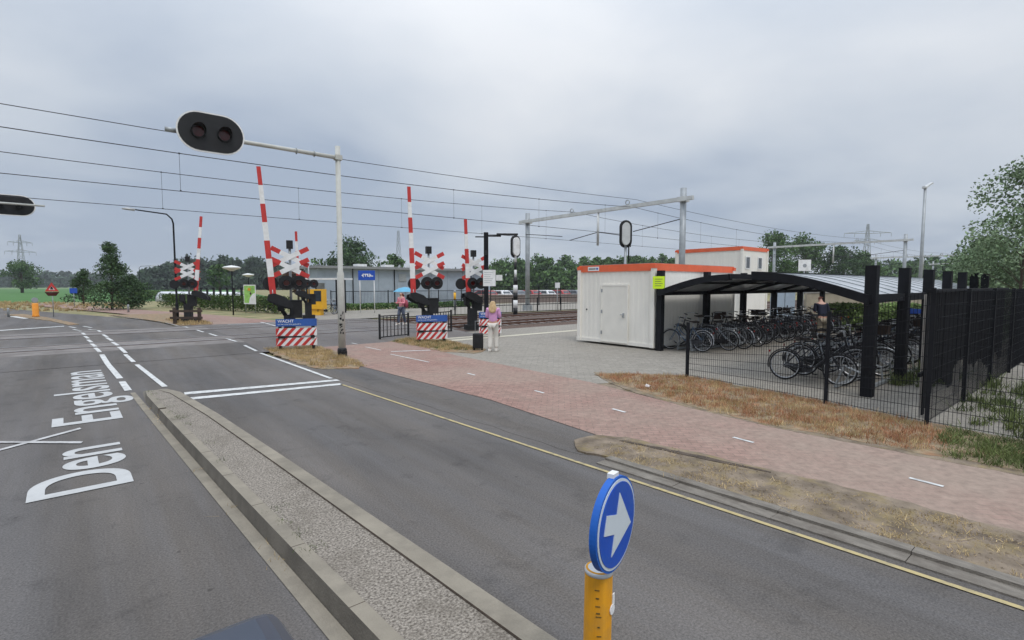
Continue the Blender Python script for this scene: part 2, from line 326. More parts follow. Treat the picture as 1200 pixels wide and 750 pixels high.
def disc(mb, c, r, t, ax='y', n=24):
    poly = [(r * math.cos(2 * math.pi * i / n) + (c[0] if ax != 'x' else c[1]), r * math.sin(2 * math.pi * i / n) + (c[2] if ax != 'z' else c[1])) for i in range(n)]
    k = {'y': 1, 'x': 0, 'z': 2}[ax]; return mb.prism(poly, c[k] - t / 2, c[k] + t / 2, ax)
def sheet(name, poly, z, m, kind='structure', label=None, cat=None, wob=0., step=.35, skirt=0.02):
    """flat polygon with an optionally ragged outline"""
    pts = []
    rnd = random.Random(len(name) + int(abs(poly[0][0]) * 10))
    for i, (a, b) in enumerate(zip(poly, poly[1:] + poly[:1])):
        n = max(1, int(math.dist(a, b) / step)) if wob else 1
        for k in range(n):
            t = k / n; pts.append((a[0] + (b[0] - a[0]) * t + rnd.uniform(-wob, wob), a[1] + (b[1] - a[1]) * t + rnd.uniform(-wob, wob)))
    area = sum(a[0] * b[1] - b[0] * a[1] for a, b in zip(pts, pts[1:] + pts[:1]))
    if area < 0: pts.reverse()
    mb = MB(); n_ = len(pts); mb.add([(x, y, z) for x, y in pts], [tuple(range(n_))])
    if wob: mb.add([(x, y, z) for x, y in pts] + [(x, y, z - .03) for x, y in pts], [(i, n_ + i, n_ + (i + 1) % n_, (i + 1) % n_) for i in range(n_)])
    o = mb.build(name, m); return prop(o, label, cat, kind=kind)
def RD(s, v):
    b = -.012 * max(0, v - 32) ** 2 if v < 44 else -1.73 - (v - 44) * .27
    return (s - .05 * v + b, v)
def strip(name, s0, s1, vv, z, m, **k):  # a strip along the road, s0/s1 numbers or lists
    S0 = s0 if isinstance(s0, list) else [s0] * len(vv); S1 = s1 if isinstance(s1, list) else [s1] * len(vv)
    n = len(vv); vs_ = [(*RD(a, v), z) for a, v in zip(S0, vv)] + [(*RD(b, v), z) for b, v in zip(S1, vv)]
    mb = MB(); mb.add(vs_, [(i, n + i, n + i + 1, i + 1) for i in range(n - 1)])
    return prop(mb.build(name, m), k.get('label'), k.get('cat'), k.get('group'), k.get('kind', 'structure'))
ORD = ['first', 'second', 'third', 'fourth', 'fifth', 'sixth', 'seventh', 'eighth', 'ninth', 'tenth', 'eleventh', 'twelfth', 'thirteenth', 'fourteenth', 'fifteenth', 'sixteenth', 'seventeenth', 'eighteenth', 'nineteenth', 'twentieth', 'twenty-first', 'twenty-second', 'twenty-third', 'twenty-fourth']
def text_mesh(body, size, name, m, parent, loc, rot, ext=.002, sx=1., bold=.012):
    cu = bpy.data.curves.new(name, 'FONT'); cu.body = body; cu.size = size; cu.extrude = ext; cu.align_x = 'LEFT'; cu.offset = size * bold
    tmp = bpy.data.objects.new(name, cu); C.objects.link(tmp); bpy.context.view_layer.update()
    me = bpy.data.meshes.new_from_object(tmp.evaluated_get(bpy.context.evaluated_depsgraph_get())); bpy.data.objects.remove(tmp); bpy.data.curves.remove(cu)
    for v in me.vertices: v.co.x *= sx
    me.materials.clear(); me.materials.append(M[m]); o = bpy.data.objects.new(name, me); C.objects.link(o)
    if parent: o.parent = parent
    o.location = loc; o.rotation_euler = rot; return o

# ------------------------------------------------------------------ ground
VV = [-12, -4, 0, 4, 8, 12, 16, 20, 25, 30, 35, 40, 45, 50, 55, 60, 65, 70, 75, 80, 85, 110, 150]
g = MB(); gr = 3000
g.add([(gr * math.cos(t), gr * math.sin(t), -.06) for t in (2 * math.pi * i / 48 for i in range(48))], [tuple(range(48))])
prop(g.build('ground', 'ground'), kind='structure')
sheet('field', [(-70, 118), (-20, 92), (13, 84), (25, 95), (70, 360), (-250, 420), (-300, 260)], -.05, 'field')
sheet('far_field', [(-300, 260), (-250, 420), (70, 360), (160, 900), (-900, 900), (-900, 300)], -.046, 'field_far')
strip('road', -2.9, [5.1] * 4 + [5.1] * 19, VV, 0, 'asphalt')
sheet('lay_by', [RD(4.95, 4.3), RD(5.5, 4.2), RD(6.2, 5.4), RD(6.25, 13.2), RD(4.95, 14.2)], .004, 'asphalt', wob=.05)
# railway bed, sleepers, rails
TR = (22.1, 27.3)
tb = MB()
for c in TR:
    tb.add([(13.4, c - 2.5, -.03), (400, c - 2.5, -.03), (400, c - 1.5, .0), (13.4, c - 1.5, .0), (400, c + 1.5, .0), (13.4, c + 1.5, .0), (400, c + 2.6, -.03), (13.4, c + 2.6, -.03)], [(0, 1, 2, 3), (3, 2, 4, 5), (5, 4, 6, 7)])
    tb.add([(-120, c - 2.5, -.03), (-7, c - 2.5, -.03), (-7, c - 1.5, .0), (-120, c - 1.5, .0), (-7, c + 1.5, .0), (-120, c + 1.5, .0), (-7, c + 2.6, -.03), (-120, c + 2.6, -.03)], [(0, 1, 2, 3), (3, 2, 4, 5), (5, 4, 6, 7)])
prop(tb.build('railway_ballast', 'ballast'), kind='structure')
for ti, c in enumerate(TR):
    t = thing('railway_track', ('nearer' if ti == 0 else 'farther') + ' railway track running through the level crossing', 'railway track', (0, c, 0), group='railway tracks')
    for sgn in (-1, 1):
        rb = MB().use('rail'); y = sgn * .7525
        for a, b in ((-120, -7.0), (13.4, 400)):
            rb.span((a, y - .065, .0), (b, y + .065, .05)); rb.span((a, y - .03, .05), (b, y + .03, .14))
        rb.use('railtop'); rb.span((-120, y - .036, .14), (400, y + .036, .152))
        for a, b in ((-7, 13.4),): rb.use('rail').span((a, y - .05, .01), (b, y + .05, .139))
        rb.build('rail', parent=t)
    sb = MB()
    for i in range(150):
        x = 13.8 + i * .65; sb.span((x - .13, -1.3, .0), (x + .13, 1.3, .045))
    so_ = sb.build('sleepers', 'sleeper', t); so_['kind'] = 'stuff'
# crossing deck: tarmac ramp lifted to rail height plus concrete panels between and beside the rails
dk = MB()
def ramp(u0, u1, m):
    dk.use(m)
    ys = [17.6, TR[0] - 2.0, TR[0] - .9, TR[0] - .66, TR[0] + .66, TR[0] + .9, TR[1] - .9, TR[1] - .66, TR[1] + .66, TR[1] + .9, TR[1] + 2.0, 31.8]
    zs = [.006, .12] + [.138] * 8 + [.12, .006]
    for i in range(len(ys) - 1):
        if i in (2, 4, 6, 8): continue
        mm_ = 'deck' if i in (1, 3, 5, 7, 9) and m == 'asphalt' and i != 5 else m
        dk.use(mm_).add([(u0, ys[i], zs[i]), (u1, ys[i], zs[i]), (u1, ys[i + 1], zs[i + 1]), (u0, ys[i + 1], zs[i + 1])], [(0, 1, 2, 3)])
    dk.use('rail')
    for i in (2, 4, 6, 8): dk.add([(u0, ys[i], .10), (u1, ys[i], .10), (u1, ys[i + 1], .10), (u0, ys[i + 1], .10)], [(0, 1, 2, 3)])
ramp(-5.2, 4.3, 'asphalt'); ramp(4.3, 13.0, 'asphalt_brown')
prop(dk.build('crossing_deck'), kind='structure')
# cycle path
strip('cycle_path', [6.1, 6.08, 6.05, 5.75, 6.1, 6.15, 6.6, 7.0], [8.15, 8.1, 8.1, 8.25, 8.85, 9.25, 9.9, 10.6], [-10, -3, .5, 4.6, 7.5, 13, 16.5, 19.0], .012, 'cyclepath')
strip('cycle_path', [6.9, 6.6, 6.8, 8.0, 9.5], [10.8, 10.2, 10.3, 11.2, 12.6], [30.5, 34, 42, 60, 80], .012, 'cyclepath')
sheet('paving', [(8.1, 7.5), (8.6, 13.1), (9.0, 17.2), (9.0, 18.6), (11, 19.4), (75, 19.4), (75, -12), (9.4, -12), (9.6, 1.2), (10.2, 6.5)], .006, 'paving')
sheet('paving', [(11, 31.5), (60, 31.5), (60, 52), (11, 40)], .004, 'paving')
# platform-side lighter concrete walk + tactile strip
sheet('tactile_strip', [(10.2, 16.45), (60, 16.25), (60, 16.6), (10.2, 16.85)], .012, 'tactile')
sheet('tactile_strip', [(9.3, 17.3), (13.4, 17.15), (13.4, 17.45), (9.3, 17.6)], .0125, 'tactile')
# verges
sheet('bare_soil', [(6.0, -11), (8.2, 8.2), (10.4, 8.2), (10.6, -11)], .002, 'sand')
sheet('sand_edge', [(9.5, 8.3), (8.75, 7.2), (8.25, 6.0), (8.0, 4.6), (7.85, 3.3), (7.95, 1.5), (8.02, .3), (8.2, -6), (9.7, -6), (9.9, 2), (10.8, 6.6)], .0145, 'sand', wob=.025, step=.15)
sheet('sand_edge', [RD(6.06, 3.6), RD(6.2, 2.0), RD(6.17, .5), RD(6.25, -6), RD(5.9, -6), RD(5.95, 3.5)], .0165, 'sand', wob=.03, step=.15)
sheet('dry_verge', [(9.25, 8.1), (8.85, 7.0), (8.2, 5.3), (7.98, 3.3), (8.12, 1.5), (8.17, .3), (8.3, -6), (9.6, -6), (9.85, .6), (9.95, 1.9), (10.35, 3.4), (10.8, 6.5), (9.9, 7.8)], .018, 'drygrass', wob=.06, step=.22)
sheet('dry_verge', [(4.5, 13.1), (5.3, 12.5), (5.75, 13.2), (6.05, 15.2), (6.25, 18.3), (5.6, 18.9), (4.5, 18.5), (4.32, 15)], .02, 'drygrass', wob=.07, step=.25)
sheet('dry_verge', [(8.75, 18.2), (8.85, 15.5), (8.7, 14.0), (9.3, 13.0), (10.1, 13.5), (10.5, 15.2), (10.7, 16.3), (10.6, 17), (10.2, 18.7)], .02, 'drygrass', wob=.07, step=.25)
sheet('dry_verge', [(3.75, 31.9), (5.3, 31.9), (5.4, 38), (5.2, 46), (1.2, 46.5), (3.0, 38)], .02, 'drygrass', wob=.07, step=.4)
sheet('sand_verge', [RD(5.1, 4.0), RD(5.02, 4.45), RD(5.3, 4.8), RD(5.75, 4.75), RD(5.95, 4.4), RD(6.06, 3.4), RD(6.12, .5), RD(6.15, -6), RD(5.1, -6)], .024, 'sand', wob=.03, step=.12)
# dark gap where the path edge has crumbled
sheet('soil_gap', [RD(5.74, 4.35), RD(5.80, 4.3), RD(5.98, 3.2), RD(6.04, 2.5), RD(6.0, 2.5), RD(5.86, 3.3)], .03, 'soil', wob=.012, step=.12)
# concrete kerb strips between road and sand
mb = MB()
for a, b, z0, mt in ((4.84, 5.0, .016, 'kerb_old'), (5.0, 5.12, .04, 'kerb_old')):
    v = -6
    while v < 3.9:
        p = [RD(a, v), RD(b, v), RD(b, v + .994), RD(a, v + .994)]; mb.use(mt).prism(p, -.05, z0 + random.uniform(-.003, .003)); v += 1.0
prop(mb.build('roadside_kerb'), kind='structure')
# median island with kerbs
mv = [-8, 0, 3, 6, 9, 11.5, 12.6]
strip('gutter_band', [1.19] * 5 + [1.2, 1.22], [1.30] * 7, mv, .008, 'kerb')
mb = MB()
def mstrip(mb, s0, s1, z0, z1, m):
    mb.use(m); n = len(mv)
    tp_ = [1, 1, 1, 1, 1, .75, .1]; vs_ = [(*RD(a, v), z0 * q_) for a, v, q_ in zip(s0, mv, tp_)] + [(*RD(b, v), z1 * q_) for b, v, q_ in zip(s1, mv, tp_)]
    mb.add(vs_, [(i, n + i, n + i + 1, i + 1) for i in range(n - 1)])
k0 = [1.305] * 5 + [1.33, 1.42]; k1 = [1.325] * 5 + [1.36, 1.47]; k2 = [1.43] * 5 + [1.46, 1.56]
r3 = [2.12, 2.10, 2.07, 2.03, 1.97, 1.90, 1.84]; r2 = [a - .015 for a in r3]; r1 = [a - .165 for a in r3]; r1[-1] = 1.66; r1[-2] = 1.72
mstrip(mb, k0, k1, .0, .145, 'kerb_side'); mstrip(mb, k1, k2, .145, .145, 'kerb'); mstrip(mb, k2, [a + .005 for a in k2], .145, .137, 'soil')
mstrip(mb, [a + .004 for a in k2], [a - .004 for a in r1], .137, .135, 'aggregate'); mstrip(mb, [a - .004 for a in r1], r1, .138, .15, 'soil')
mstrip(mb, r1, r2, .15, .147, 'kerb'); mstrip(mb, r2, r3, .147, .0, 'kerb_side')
prop(mb.build('median_island'), kind='structure')
# joints of the kerb stones
mb = MB()
for i in range(16):
    v = -5 + i * 1.0; a = RD(1.31, v); b = RD(1.425, v); mb.box(((a[0] + b[0]) / 2 + .010, v, .073), (.106, .005, .147))
prop(mb.build('kerb_joint', 'soil'), kind='structure')
sheet('far_median', [(-.8, 36.1), (-.35, 36.4), (-1.2, 41), (-2.1, 45.8), (-3.6, 52), (-4.6, 52), (-2.9, 45.2), (-1.7, 41)], .03, 'drygrass', wob=.03)
# ------------------------------------------------------------------ road markings
ZM = .0085
def line(s0, v0, s1, v1, w=.1, m='white_paint', z=ZM, name='road_marking', zf=None):
    a = Vector(RD(s0, v0)); b = Vector(RD(s1, v1)); d = (b - a).normalized(); n = Vector((-d.y, d.x)) * w / 2
    return sheet(name, [tuple(a - n), tuple(b - n), tuple(b + n), tuple(a + n)], z, m)
def deck_z(v):
    return .006 if v < 17.6 or v > 31.8 else (.006 + (v - 17.6) / 2.5 * .114 if v < 20.1 else (.006 + (31.8 - v) / 2.5 * .114 if v > 29.3 else .138))
def line3(s0, v0, s1, v1, w=.1, m='white_paint'):   # follows the crossing deck
    mb = MB(); n = max(1, int((v1 - v0) / .5)); pv = []
    for i in range(n + 1):
        t = i / n; v = v0 + (v1 - v0) * t; s = s0 + (s1 - s0) * t; x, y = RD(s, v); pv.append(((x - w / 2, y, deck_z(v) + .006), (x + w / 2, y, deck_z(v) + .006)))
    for a, b in zip(pv, pv[1:]): mb.add([a[0], a[1], b[1], b[0]], [(0, 1, 2, 3)])
    prop(mb.build('road_marking', m), kind='structure')
sheet('stop_line', [(1.40, 11.72), (4.30, 11.22), (4.30, 11.42), (1.42, 11.98)], ZM, 'white_paint')
sheet('stop_line', [(1.44, 11.12), (4.18, 10.72), (4.18, 10.92), (1.44, 11.36)], ZM, 'white_paint')
line(4.70, 10.8, 4.72, -6, .05, 'yellow_paint', name='yellow_line')
line3(4.82, 11.6, 5.02, 17.4, .09)
for v in (17.9, 20.2, 22.9, 25.2, 28.3): line3(5.05, v, 5.07, v + 1.4, .09)
line3(5.2, 31, 5.4, 45, .07, 'worn_paint')
line3(1.84, 12.9, 1.82, 17.0)
for v in (17.6, 19.4, 21.4, 23.4, 25.2, 28.2, 30.6, 33.2): line3(1.82, v, 1.78 - (v > 30) * .15, v + 1.5)
line3(1.22, 12.9, 1.24, 14.2, .12); 
for v in (14.7,): line3(1.25, v, 1.25, 19.4, .12)
for v in (19.9, 21.5, 23.2, 25, 27.0, 29, 31.4, 33.6): line3(1.24, v, 1.2 - (v > 30) * .12, v + 1.2)
sheet('stop_line', [(-3.9, 33.2), (-.95, 35.1), (-.95, 35.6), (-3.9, 33.8)], .012, 'white_paint')
sheet('road_marking', [(-4.1, 48.6), (-3.1, 44.8), (-2.6, 46.0), (-3.3, 49.4)], .012, 'white_paint')
for wd_, v_, sx_, u_ in (('Den', 6.78, .95, .30), ('Engelsman', 10.2, 1.25, .36)):
    text_mesh(wd_, 1.22, 'street_name_overlay', 'overlay_lettering', None, (u_, v_, .0085), (0, 0, R(91.5)), ext=0., sx=sx_, bold=.012)['kind'] = 'structure'  # map service's street name overlay, added flat on the road; no real paint
sheet('worn_road_marking', [(-1.02, 9.18), (-1.02, 9.28), (-.16, 9.98), (-.14, 9.88)], .0105, 'worn_paint')  # navigation cross of the map overlay, added on the road; no real marking
sheet('worn_road_marking', [(-1.02, 9.72), (-1.02, 9.82), (-.12, 9.06), (-.14, 8.96)], .0125, 'worn_paint')
# path dashes
for s, v, l in ((6.97, 1.15, .3), (7.04, 3.15, .3), (7.15, 5.3, .3), (7.25, 7.3, .3), (7.5, 9.8, .35), (7.85, 12.3, 2.2), (8.15, 15.6, 1.2), (8.3, 17.6, .8)):
    line(s, v, s + .04, v + l, .055, 'white_paint', .018 if v < 17 else .03, 'path_marking')
sheet('path_marking', [(7.45, 15.0), (8.6, 14.5), (8.62, 14.62), (7.47, 15.12)], .018, 'white_paint')
sheet('path_marking', [(5.5, 29.2), (8.2, 28.6), (8.2, 28.8), (5.5, 29.4)], .146, 'worn_paint')
sheet('path_marking', [(7.0, 25.6), (7.15, 25.6), (7.3, 30), (7.15, 30)], .146, 'worn_paint')

# ------------------------------------------------------------------ vegetation
def quads(mbv, centers, size, rnd, flat=.0, tri=False):
    """leaf-sized faces around the given centres (numpy)"""
    n = len(centers)
    a = rnd.normal(size=(n, 3)); a /= np.linalg.norm(a, axis=1)[:, None]
    b = rnd.normal(size=(n, 3)); b -= a * (a * b).sum(1)[:, None]; b /= np.linalg.norm(b, axis=1)[:, None]
    s = size * rnd.uniform(.6, 1.4, (n, 1)); a = a * s; b = b * s * .55
    return np.stack([centers - a, centers + b, centers + a, centers - b], 1)
def mesh_quads(name, Q, m, parent=None, loc=None):
    n = len(Q); me = bpy.data.meshes.new(name); me.vertices.add(n * 4); me.vertices.foreach_set('co', Q.reshape(-1).astype('f'))
    me.loops.add(n * 4); me.loops.foreach_set('vertex_index', np.arange(n * 4, dtype='i')); me.polygons.add(n); me.polygons.foreach_set('loop_start', np.arange(0, n * 4, 4, dtype='i'))
    me.materials.append(M[m]); me.update(calc_edges=True); me.validate()
    o = bpy.data.objects.new(name, me); C.objects.link(o)
    if parent: o.parent = parent
    if loc: o.location = loc
    return o
def crown_pts(rnd, n, h, rw, z0, shape='round', clumps=14):
    """points gathered in clumps that fill an uneven crown"""
    cs = []; rs = []
    for _ in range(clumps):
        t = rnd.uniform(0, 1); ang = rnd.uniform(0, 6.283)
        if shape == 'cone': rr = rw * (1 - t) ** .7; z = z0 + (h - z0) * t; k = .55 * rw * (1.15 - .6 * t)
        elif shape == 'tall': rr = rw * math.sin(math.pi * min(.95, .12 + t * .85)) ** .7; z = z0 + (h - z0) * t; k = .38 * rw
        else: rr = rw * math.sqrt(max(.05, 1 - (2 * t - .9) ** 2)); z = z0 + (h - z0) * (.08 + .87 * t); k = .42 * rw
        d = rr * rnd.uniform(.25, .95); cs.append((math.cos(ang) * d, math.sin(ang) * d, z)); rs.append(k * rnd.uniform(.6, 1.25))
    cs = np.array(cs); rs = np.array(rs); idx = rnd.integers(0, clumps, n)
    d = rnd.normal(size=(n, 3)); d /= np.linalg.norm(d, axis=1)[:, None]; d *= (rnd.uniform(0, 1, (n, 1)) ** .45) * rs[idx][:, None]; d[:, 2] *= .8
    return cs[idx] + d, cs
def tree(name, label, u, v, h, rw, m, n=1500, leaf=.12, z0=None, shape='round', trunk=.12, clumps=16, seed=0, group=None, zb=0.):
    rnd = np.random.default_rng(seed + 11); z0 = h * .25 if z0 is None else z0
    t = thing(name, label, 'tree', (u, v, zb), group=group)
    P, cs = crown_pts(rnd, n, h, rw, z0, shape, clumps)
    mesh_quads('crown', quads(None, P, leaf, rnd), m, t)
    tb = MB(); lean = rnd.uniform(-.05, .05, 2) * h
    tb.tube([(0, 0, -.1), (lean[0] * .3, lean[1] * .3, h * .3), (lean[0] * .7, lean[1] * .7, h * .6), (lean[0], lean[1], h * .88)], [trunk * 1.3, trunk, trunk * .65, trunk * .2], 8)
    for c in cs[::2]:
        zt = max(z0 * .7, c[2] - rw * .5) ; k = min(.9, zt / h); b = (lean[0] * k, lean[1] * k, zt)
        tb.tube([b, ((b[0] + c[0]) / 2, (b[1] + c[1]) / 2, (b[2] * .4 + c[2] * .6)), tuple(c)], [trunk * .35, trunk * .22, trunk * .06], 5)
    tb.build('trunk', 'bark', t); return t
def wood(name, label, pts, m, leaf=1.2, per=150, seed=3):
    rnd = np.random.default_rng(seed); Q = []
    for (u, v, h, rw) in pts:
        P, _ = crown_pts(rnd, per, h, rw, h * .05, 'round', 9); P[:, 0] += u; P[:, 1] += v; Q.append(quads(None, P, leaf, rnd))
        P2 = np.stack([rnd.uniform(-rw, rw, per // 3) + u, rnd.uniform(-rw, rw, per // 3) + v, rnd.uniform(0, h * .5, per // 3)], 1); Q.append(quads(None, P2, leaf * 1.2, rnd))
    o = mesh_quads(name, np.concatenate(Q), m); return prop(o, label, 'wood', kind='stuff')
th = R(3.91); ct, st_ = .769, .639
def at(px, d, z=0.):   # map from the survey: bearing (as a pixel column of the 1200 px photograph) and distance ahead -> place
    x = (px - 600) / 600 * d * (1 if True else 1); return (x * ct + d * st_, -x * st_ + d * ct)
def row(px0, px1, d0, d1, hf, k, rw, seed):
    r = random.Random(seed); o = []
    for i in range(k):
        t = (i + r.random()) / k; px = px0 + (px1 - px0) * t; d = r.uniform(d0, d1); u, v = at(px, d)
        y = hf(px) if callable(hf) else hf; h = (334 - y) / 600 * d + 2.15; o.append((u, v, h * r.uniform(.82, 1.03), rw * r.uniform(.7, 1.3)))
    return o
def interp(tab):
    def f(x):
        for (a, ya), (b, yb) in zip(tab, tab[1:]):
            if x <= b: return ya + (yb - ya) * (x - a) / (b - a)
        return tab[-1][1]
    return f
wood('distant_wood', 'dark band of distant trees beyond the green field at the far left', row(-260, 250, 420, 520, interp([(-300, 320), (0, 320), (60, 319), (150, 322), (250, 321)]), 110, 8, 1), 'leaf_far', 1.5, 240, 1)
wood('dark_wood', 'dark wood behind the white cloches and info board', row(170, 345, 230, 280, interp([(170, 318), (195, 310), (225, 303), (262, 301), (300, 302), (330, 306), (345, 312)]), 60, 7, 2), 'leaf_far', .85, 520, 2)
wood('distant_wood', 'long mid-green wood beyond the railway, right of the station building', row(560, 800, 150, 200, interp([(560, 312), (600, 303), (640, 300), (700, 304), (735, 300), (800, 301)]), 70, 4.5, 4), 'leaf_mid', .5, 560, 4)
wood('distant_wood', 'distant wood seen low behind the station building', row(320, 560, 230, 290, interp([(320, 318), (560, 316)]), 40, 6, 5), 'leaf_far', 1.3, 150, 5)
wood('distant_wood', 'distant wood behind the bike shelter at the right', row(1015, 1420, 170, 230, interp([(1015, 304), (1060, 308), (1100, 296), (1140, 302), (1420, 296)]), 60, 6, 6), 'leaf_mid', .7, 420, 6)
tree('leafy_tree', 'round broad tree standing alone in the green field at far left', *at(27, 145), 8.8, 4.2, 'leaf_mid', 4200, .26, z0=1.3, trunk=.3, clumps=36, seed=1)
tree('bushy_tree', 'tall dark bushy tree left of the street lamp beyond the crossing', *at(131, 44.5), 5.5, 1.75, 'leaf_dark', 6500, .085, z0=.35, shape='cone', trunk=.08, clumps=46, seed=5)
tree('bushy_tree', 'broad low dark green bush tree right of the tall bushy tree', *at(154, 46.5), 2.9, 1.5, 'leaf_dark', 5200, .085, z0=.2, trunk=.08, clumps=40, seed=3)
tree('young_tree', 'small conical dark tree beside the blue road sign', *at(98, 54), 3.8, 1.3, 'leaf_dark', 3800, .09, z0=.6, shape='cone', trunk=.07, clumps=28, seed=4)
tree('field_tree', 'light green round tree behind the mushroom lamps', *at(258, 120), 7.0, 3.0, 'leaf_mid', 1100, .35, trunk=.2, seed=6)
tree('leafy_tree', 'big dark crowned tree rising behind the left end of station building', *at(412, 105), 11.0, 5.4, 'leaf_dark', 7000, .25, z0=2, trunk=.35, clumps=40, seed=7)
tree('leafy_tree', 'small green tree between big dark tree and dark wood left of station', *at(380, 95), 7.6, 2.6, 'leaf_mid', 1300, .3, trunk=.2, seed=8)
tree('leafy_tree', 'dark tree peeping over the station roof below the lattice mast', *at(463, 110), 8.2, 4.0, 'leaf_mid', 1500, .34, trunk=.25, seed=9)
tree('copper_tree', 'brownish low tree behind the ticket kiosk canopy', *at(350, 75), 4.6, 2.2, 'leaf_copper', 1100, .24, trunk=.12, seed=10)
for i, (px, d, h, rw, lab) in enumerate(((905, 118, 13.6, 5.2, 'large green tree just right of the stacked white cabins'), (940, 125, 13.8, 5.6, 'large green tree behind the white square sign on the platform'),
                                         (985, 122, 11.5, 4.8, 'green tree under the right hand pylon'), (1010, 130, 10.0, 4.0, 'smaller green tree at the right end of the tall clump'))):
    tree('leafy_tree', lab, *at(px, d), h, rw, 'leaf_mid' if i != 2 else 'leaf_dark', 7000, .26, z0=1.5, trunk=.35, clumps=38, seed=20 + i)
tree('silver_tree', 'airy grey-green tree behind the black fence at the right edge', *at(1192, 15.5), 5.6, 1.6, 'leaf_grey', 13000, .05, z0=.6, shape='tall', trunk=.04, clumps=70, seed=34)
tree('silver_tree', 'lower leafy tree left of the tall airy tree at the right edge', *at(1148, 19), 3.9, 1.6, 'leaf_grey', 8000, .06, z0=.5, trunk=.05, clumps=40, seed=35)
tree('silver_tree', 'dense green tree just outside behind the airy tree', *at(1265, 18), 6.0, 2.6, 'leaf_grey', 5000, .08, z0=.8, trunk=.1, clumps=26, seed=36)

def hedge(name, label, p0, p1, w_, h, m, n, leaf, seed, z0=0):
    rnd = np.random.default_rng(seed); p0 = np.array(p0); p1 = np.array(p1); ln = np.linalg.norm(p1 - p0); d = (p1 - p0) / ln; nn = np.array([-d[1], d[0]])
    t = rnd.uniform(0, ln, n); a = rnd.uniform(-1, 1, n) * w_ / 2; z = z0 + h * rnd.uniform(0, 1, n) ** .7 * (1 + .05 * np.sin(t * 2.3))
    P = np.stack([d[0] * t + nn[0] * a, d[1] * t + nn[1] * a, z], 1)
    th_ = thing(name, label, 'hedge', (p0[0], p0[1], 0)); mesh_quads('foliage', quads(None, P, leaf, rnd), m, th_)
    for k in range(max(2, int(ln / 1.2))):
        q_ = d * (k + .5) * 1.2
        if (k + .5) * 1.2 < ln: st = MB(); st.tube([(q_[0], q_[1], 0), (q_[0] + .05, q_[1], h * .8)], [.025, .01], 5); st.build('stem', 'bark', th_)
    return th_
hedge('clipped_hedge', 'long clipped green hedge behind the far barrier', at(192, 52), at(334, 39), 1.2, 1.25, 'leaf_hedge', 9000, .085, 1)
hedge('clipped_hedge', 'low clipped hedge farther off behind the bushy tree', at(150, 78), at(238, 66), 1.2, 1.35, 'leaf_hedge', 3500, .12, 2)
hedge('low_hedge', 'low dark planting at the foot of the station fence', at(395, 43), at(560, 52), 1.0, .55, 'leaf_mid', 5000, .09, 3)
hedge('shrub_row', 'yellow-green shrubs behind the near end of the bicycle shelter', at(975, 24), at(1085, 24.5), 1.2, 1.25, 'leaf_light', 6500, .075, 4)

def blades(name, label, poly, n, m, h, wd, seed, z=.02, lean=.5, clump=True, cat='grass'):
    rnd = np.random.default_rng(seed); xs = [p[0] for p in poly]; ys = [p[1] for p in poly]; P = []
    def inside(x, y):
        c = False; j = len(poly) - 1
        for i in range(len(poly)):
            xi, yi = poly[i]; xj, yj = poly[j]
            if (yi > y) != (yj > y) and x < (xj - xi) * (y - yi) / (yj - yi) + xi: c = not c
            j = i
        return c
    cc = []
    while len(cc) < max(12, n // 34):
        x, y = rnd.uniform(min(xs), max(xs)), rnd.uniform(min(ys), max(ys))
        if inside(x, y): cc.append((x, y))
    cc = np.array(cc); idx = rnd.integers(0, len(cc), n); B = cc[idx] + rnd.normal(size=(n, 2)) * .06
    hh = h * rnd.uniform(.35, 1.3, n) * rnd.uniform(.45, 1.5, len(cc))[idx]; ang = rnd.uniform(0, 6.283, n); ln_ = np.abs(rnd.normal(size=n)) * lean * hh; w2 = wd * rnd.uniform(.6, 1.3, n)
    a = rnd.uniform(0, 6.283, n); wx, wy = np.cos(a) * w2, np.sin(a) * w2
    dx, dy = np.cos(ang) * ln_, np.sin(ang) * ln_
    Q = np.zeros((n, 4, 3)); Q[:, 0] = np.stack([B[:, 0] - wx, B[:, 1] - wy, np.full(n, z)], 1); Q[:, 1] = np.stack([B[:, 0] + wx, B[:, 1] + wy, np.full(n, z)], 1)
    Q[:, 2] = np.stack([B[:, 0] + dx + wx * .25, B[:, 1] + dy + wy * .25, z + hh], 1); Q[:, 3] = np.stack([B[:, 0] + dx - wx * .25, B[:, 1] + dy - wy * .25, z + hh], 1)
    return prop(mesh_quads(name, Q, m), label, cat, kind='stuff')
VP = [(9.2, 7.9), (8.6, 6.2), (8.15, 4.6), (8.02, 3.3), (8.15, 1.6), (9.2, 1.4), (9.8, 1.9), (10.25, 3.4), (10.7, 6.5), (9.9, 7.6)]
blades('dry_grass', 'reddish dry grass along the foot of the mesh fence', VP, 15000, 'blade_red', .06, .0035, 1)
blades('dry_grass', 'straw coloured grass mixed into the reddish verge by the fence', VP, 12000, 'blade_straw', .06, .0035, 2)
blades('green_weeds', 'green weeds at the foot of fence at right edge', [(8.2, 1.3), (8.25, -.6), (9.6, -.6), (9.7, 1.5), (9.0, 1.6)], 6000, 'blade_green', .075, .005, 3, lean=.9)
blades('green_weeds', 'green weeds growing behind the fence beside dark slat screen', [(10.0, .7), (10.2, 1.7), (15, 1.8), (15, .5)], 2200, 'blade_green', .17, .008, 4, lean=.9)
blades('green_weeds', 'green tuft growing beneath the bicycle shelter', [(13.2, 2.4), (15.4, 2.4), (15.4, 3.1), (13.2, 3.1)], 900, 'blade_green', .25, .009, 5, lean=.9)
blades('dry_grass', 'dry grass patch around signal pole and first warning board', [(4.55, 13.2), (5.6, 12.7), (6.1, 18.2), (4.5, 18.3)], 9000, 'blade_straw', .07, .005, 6)
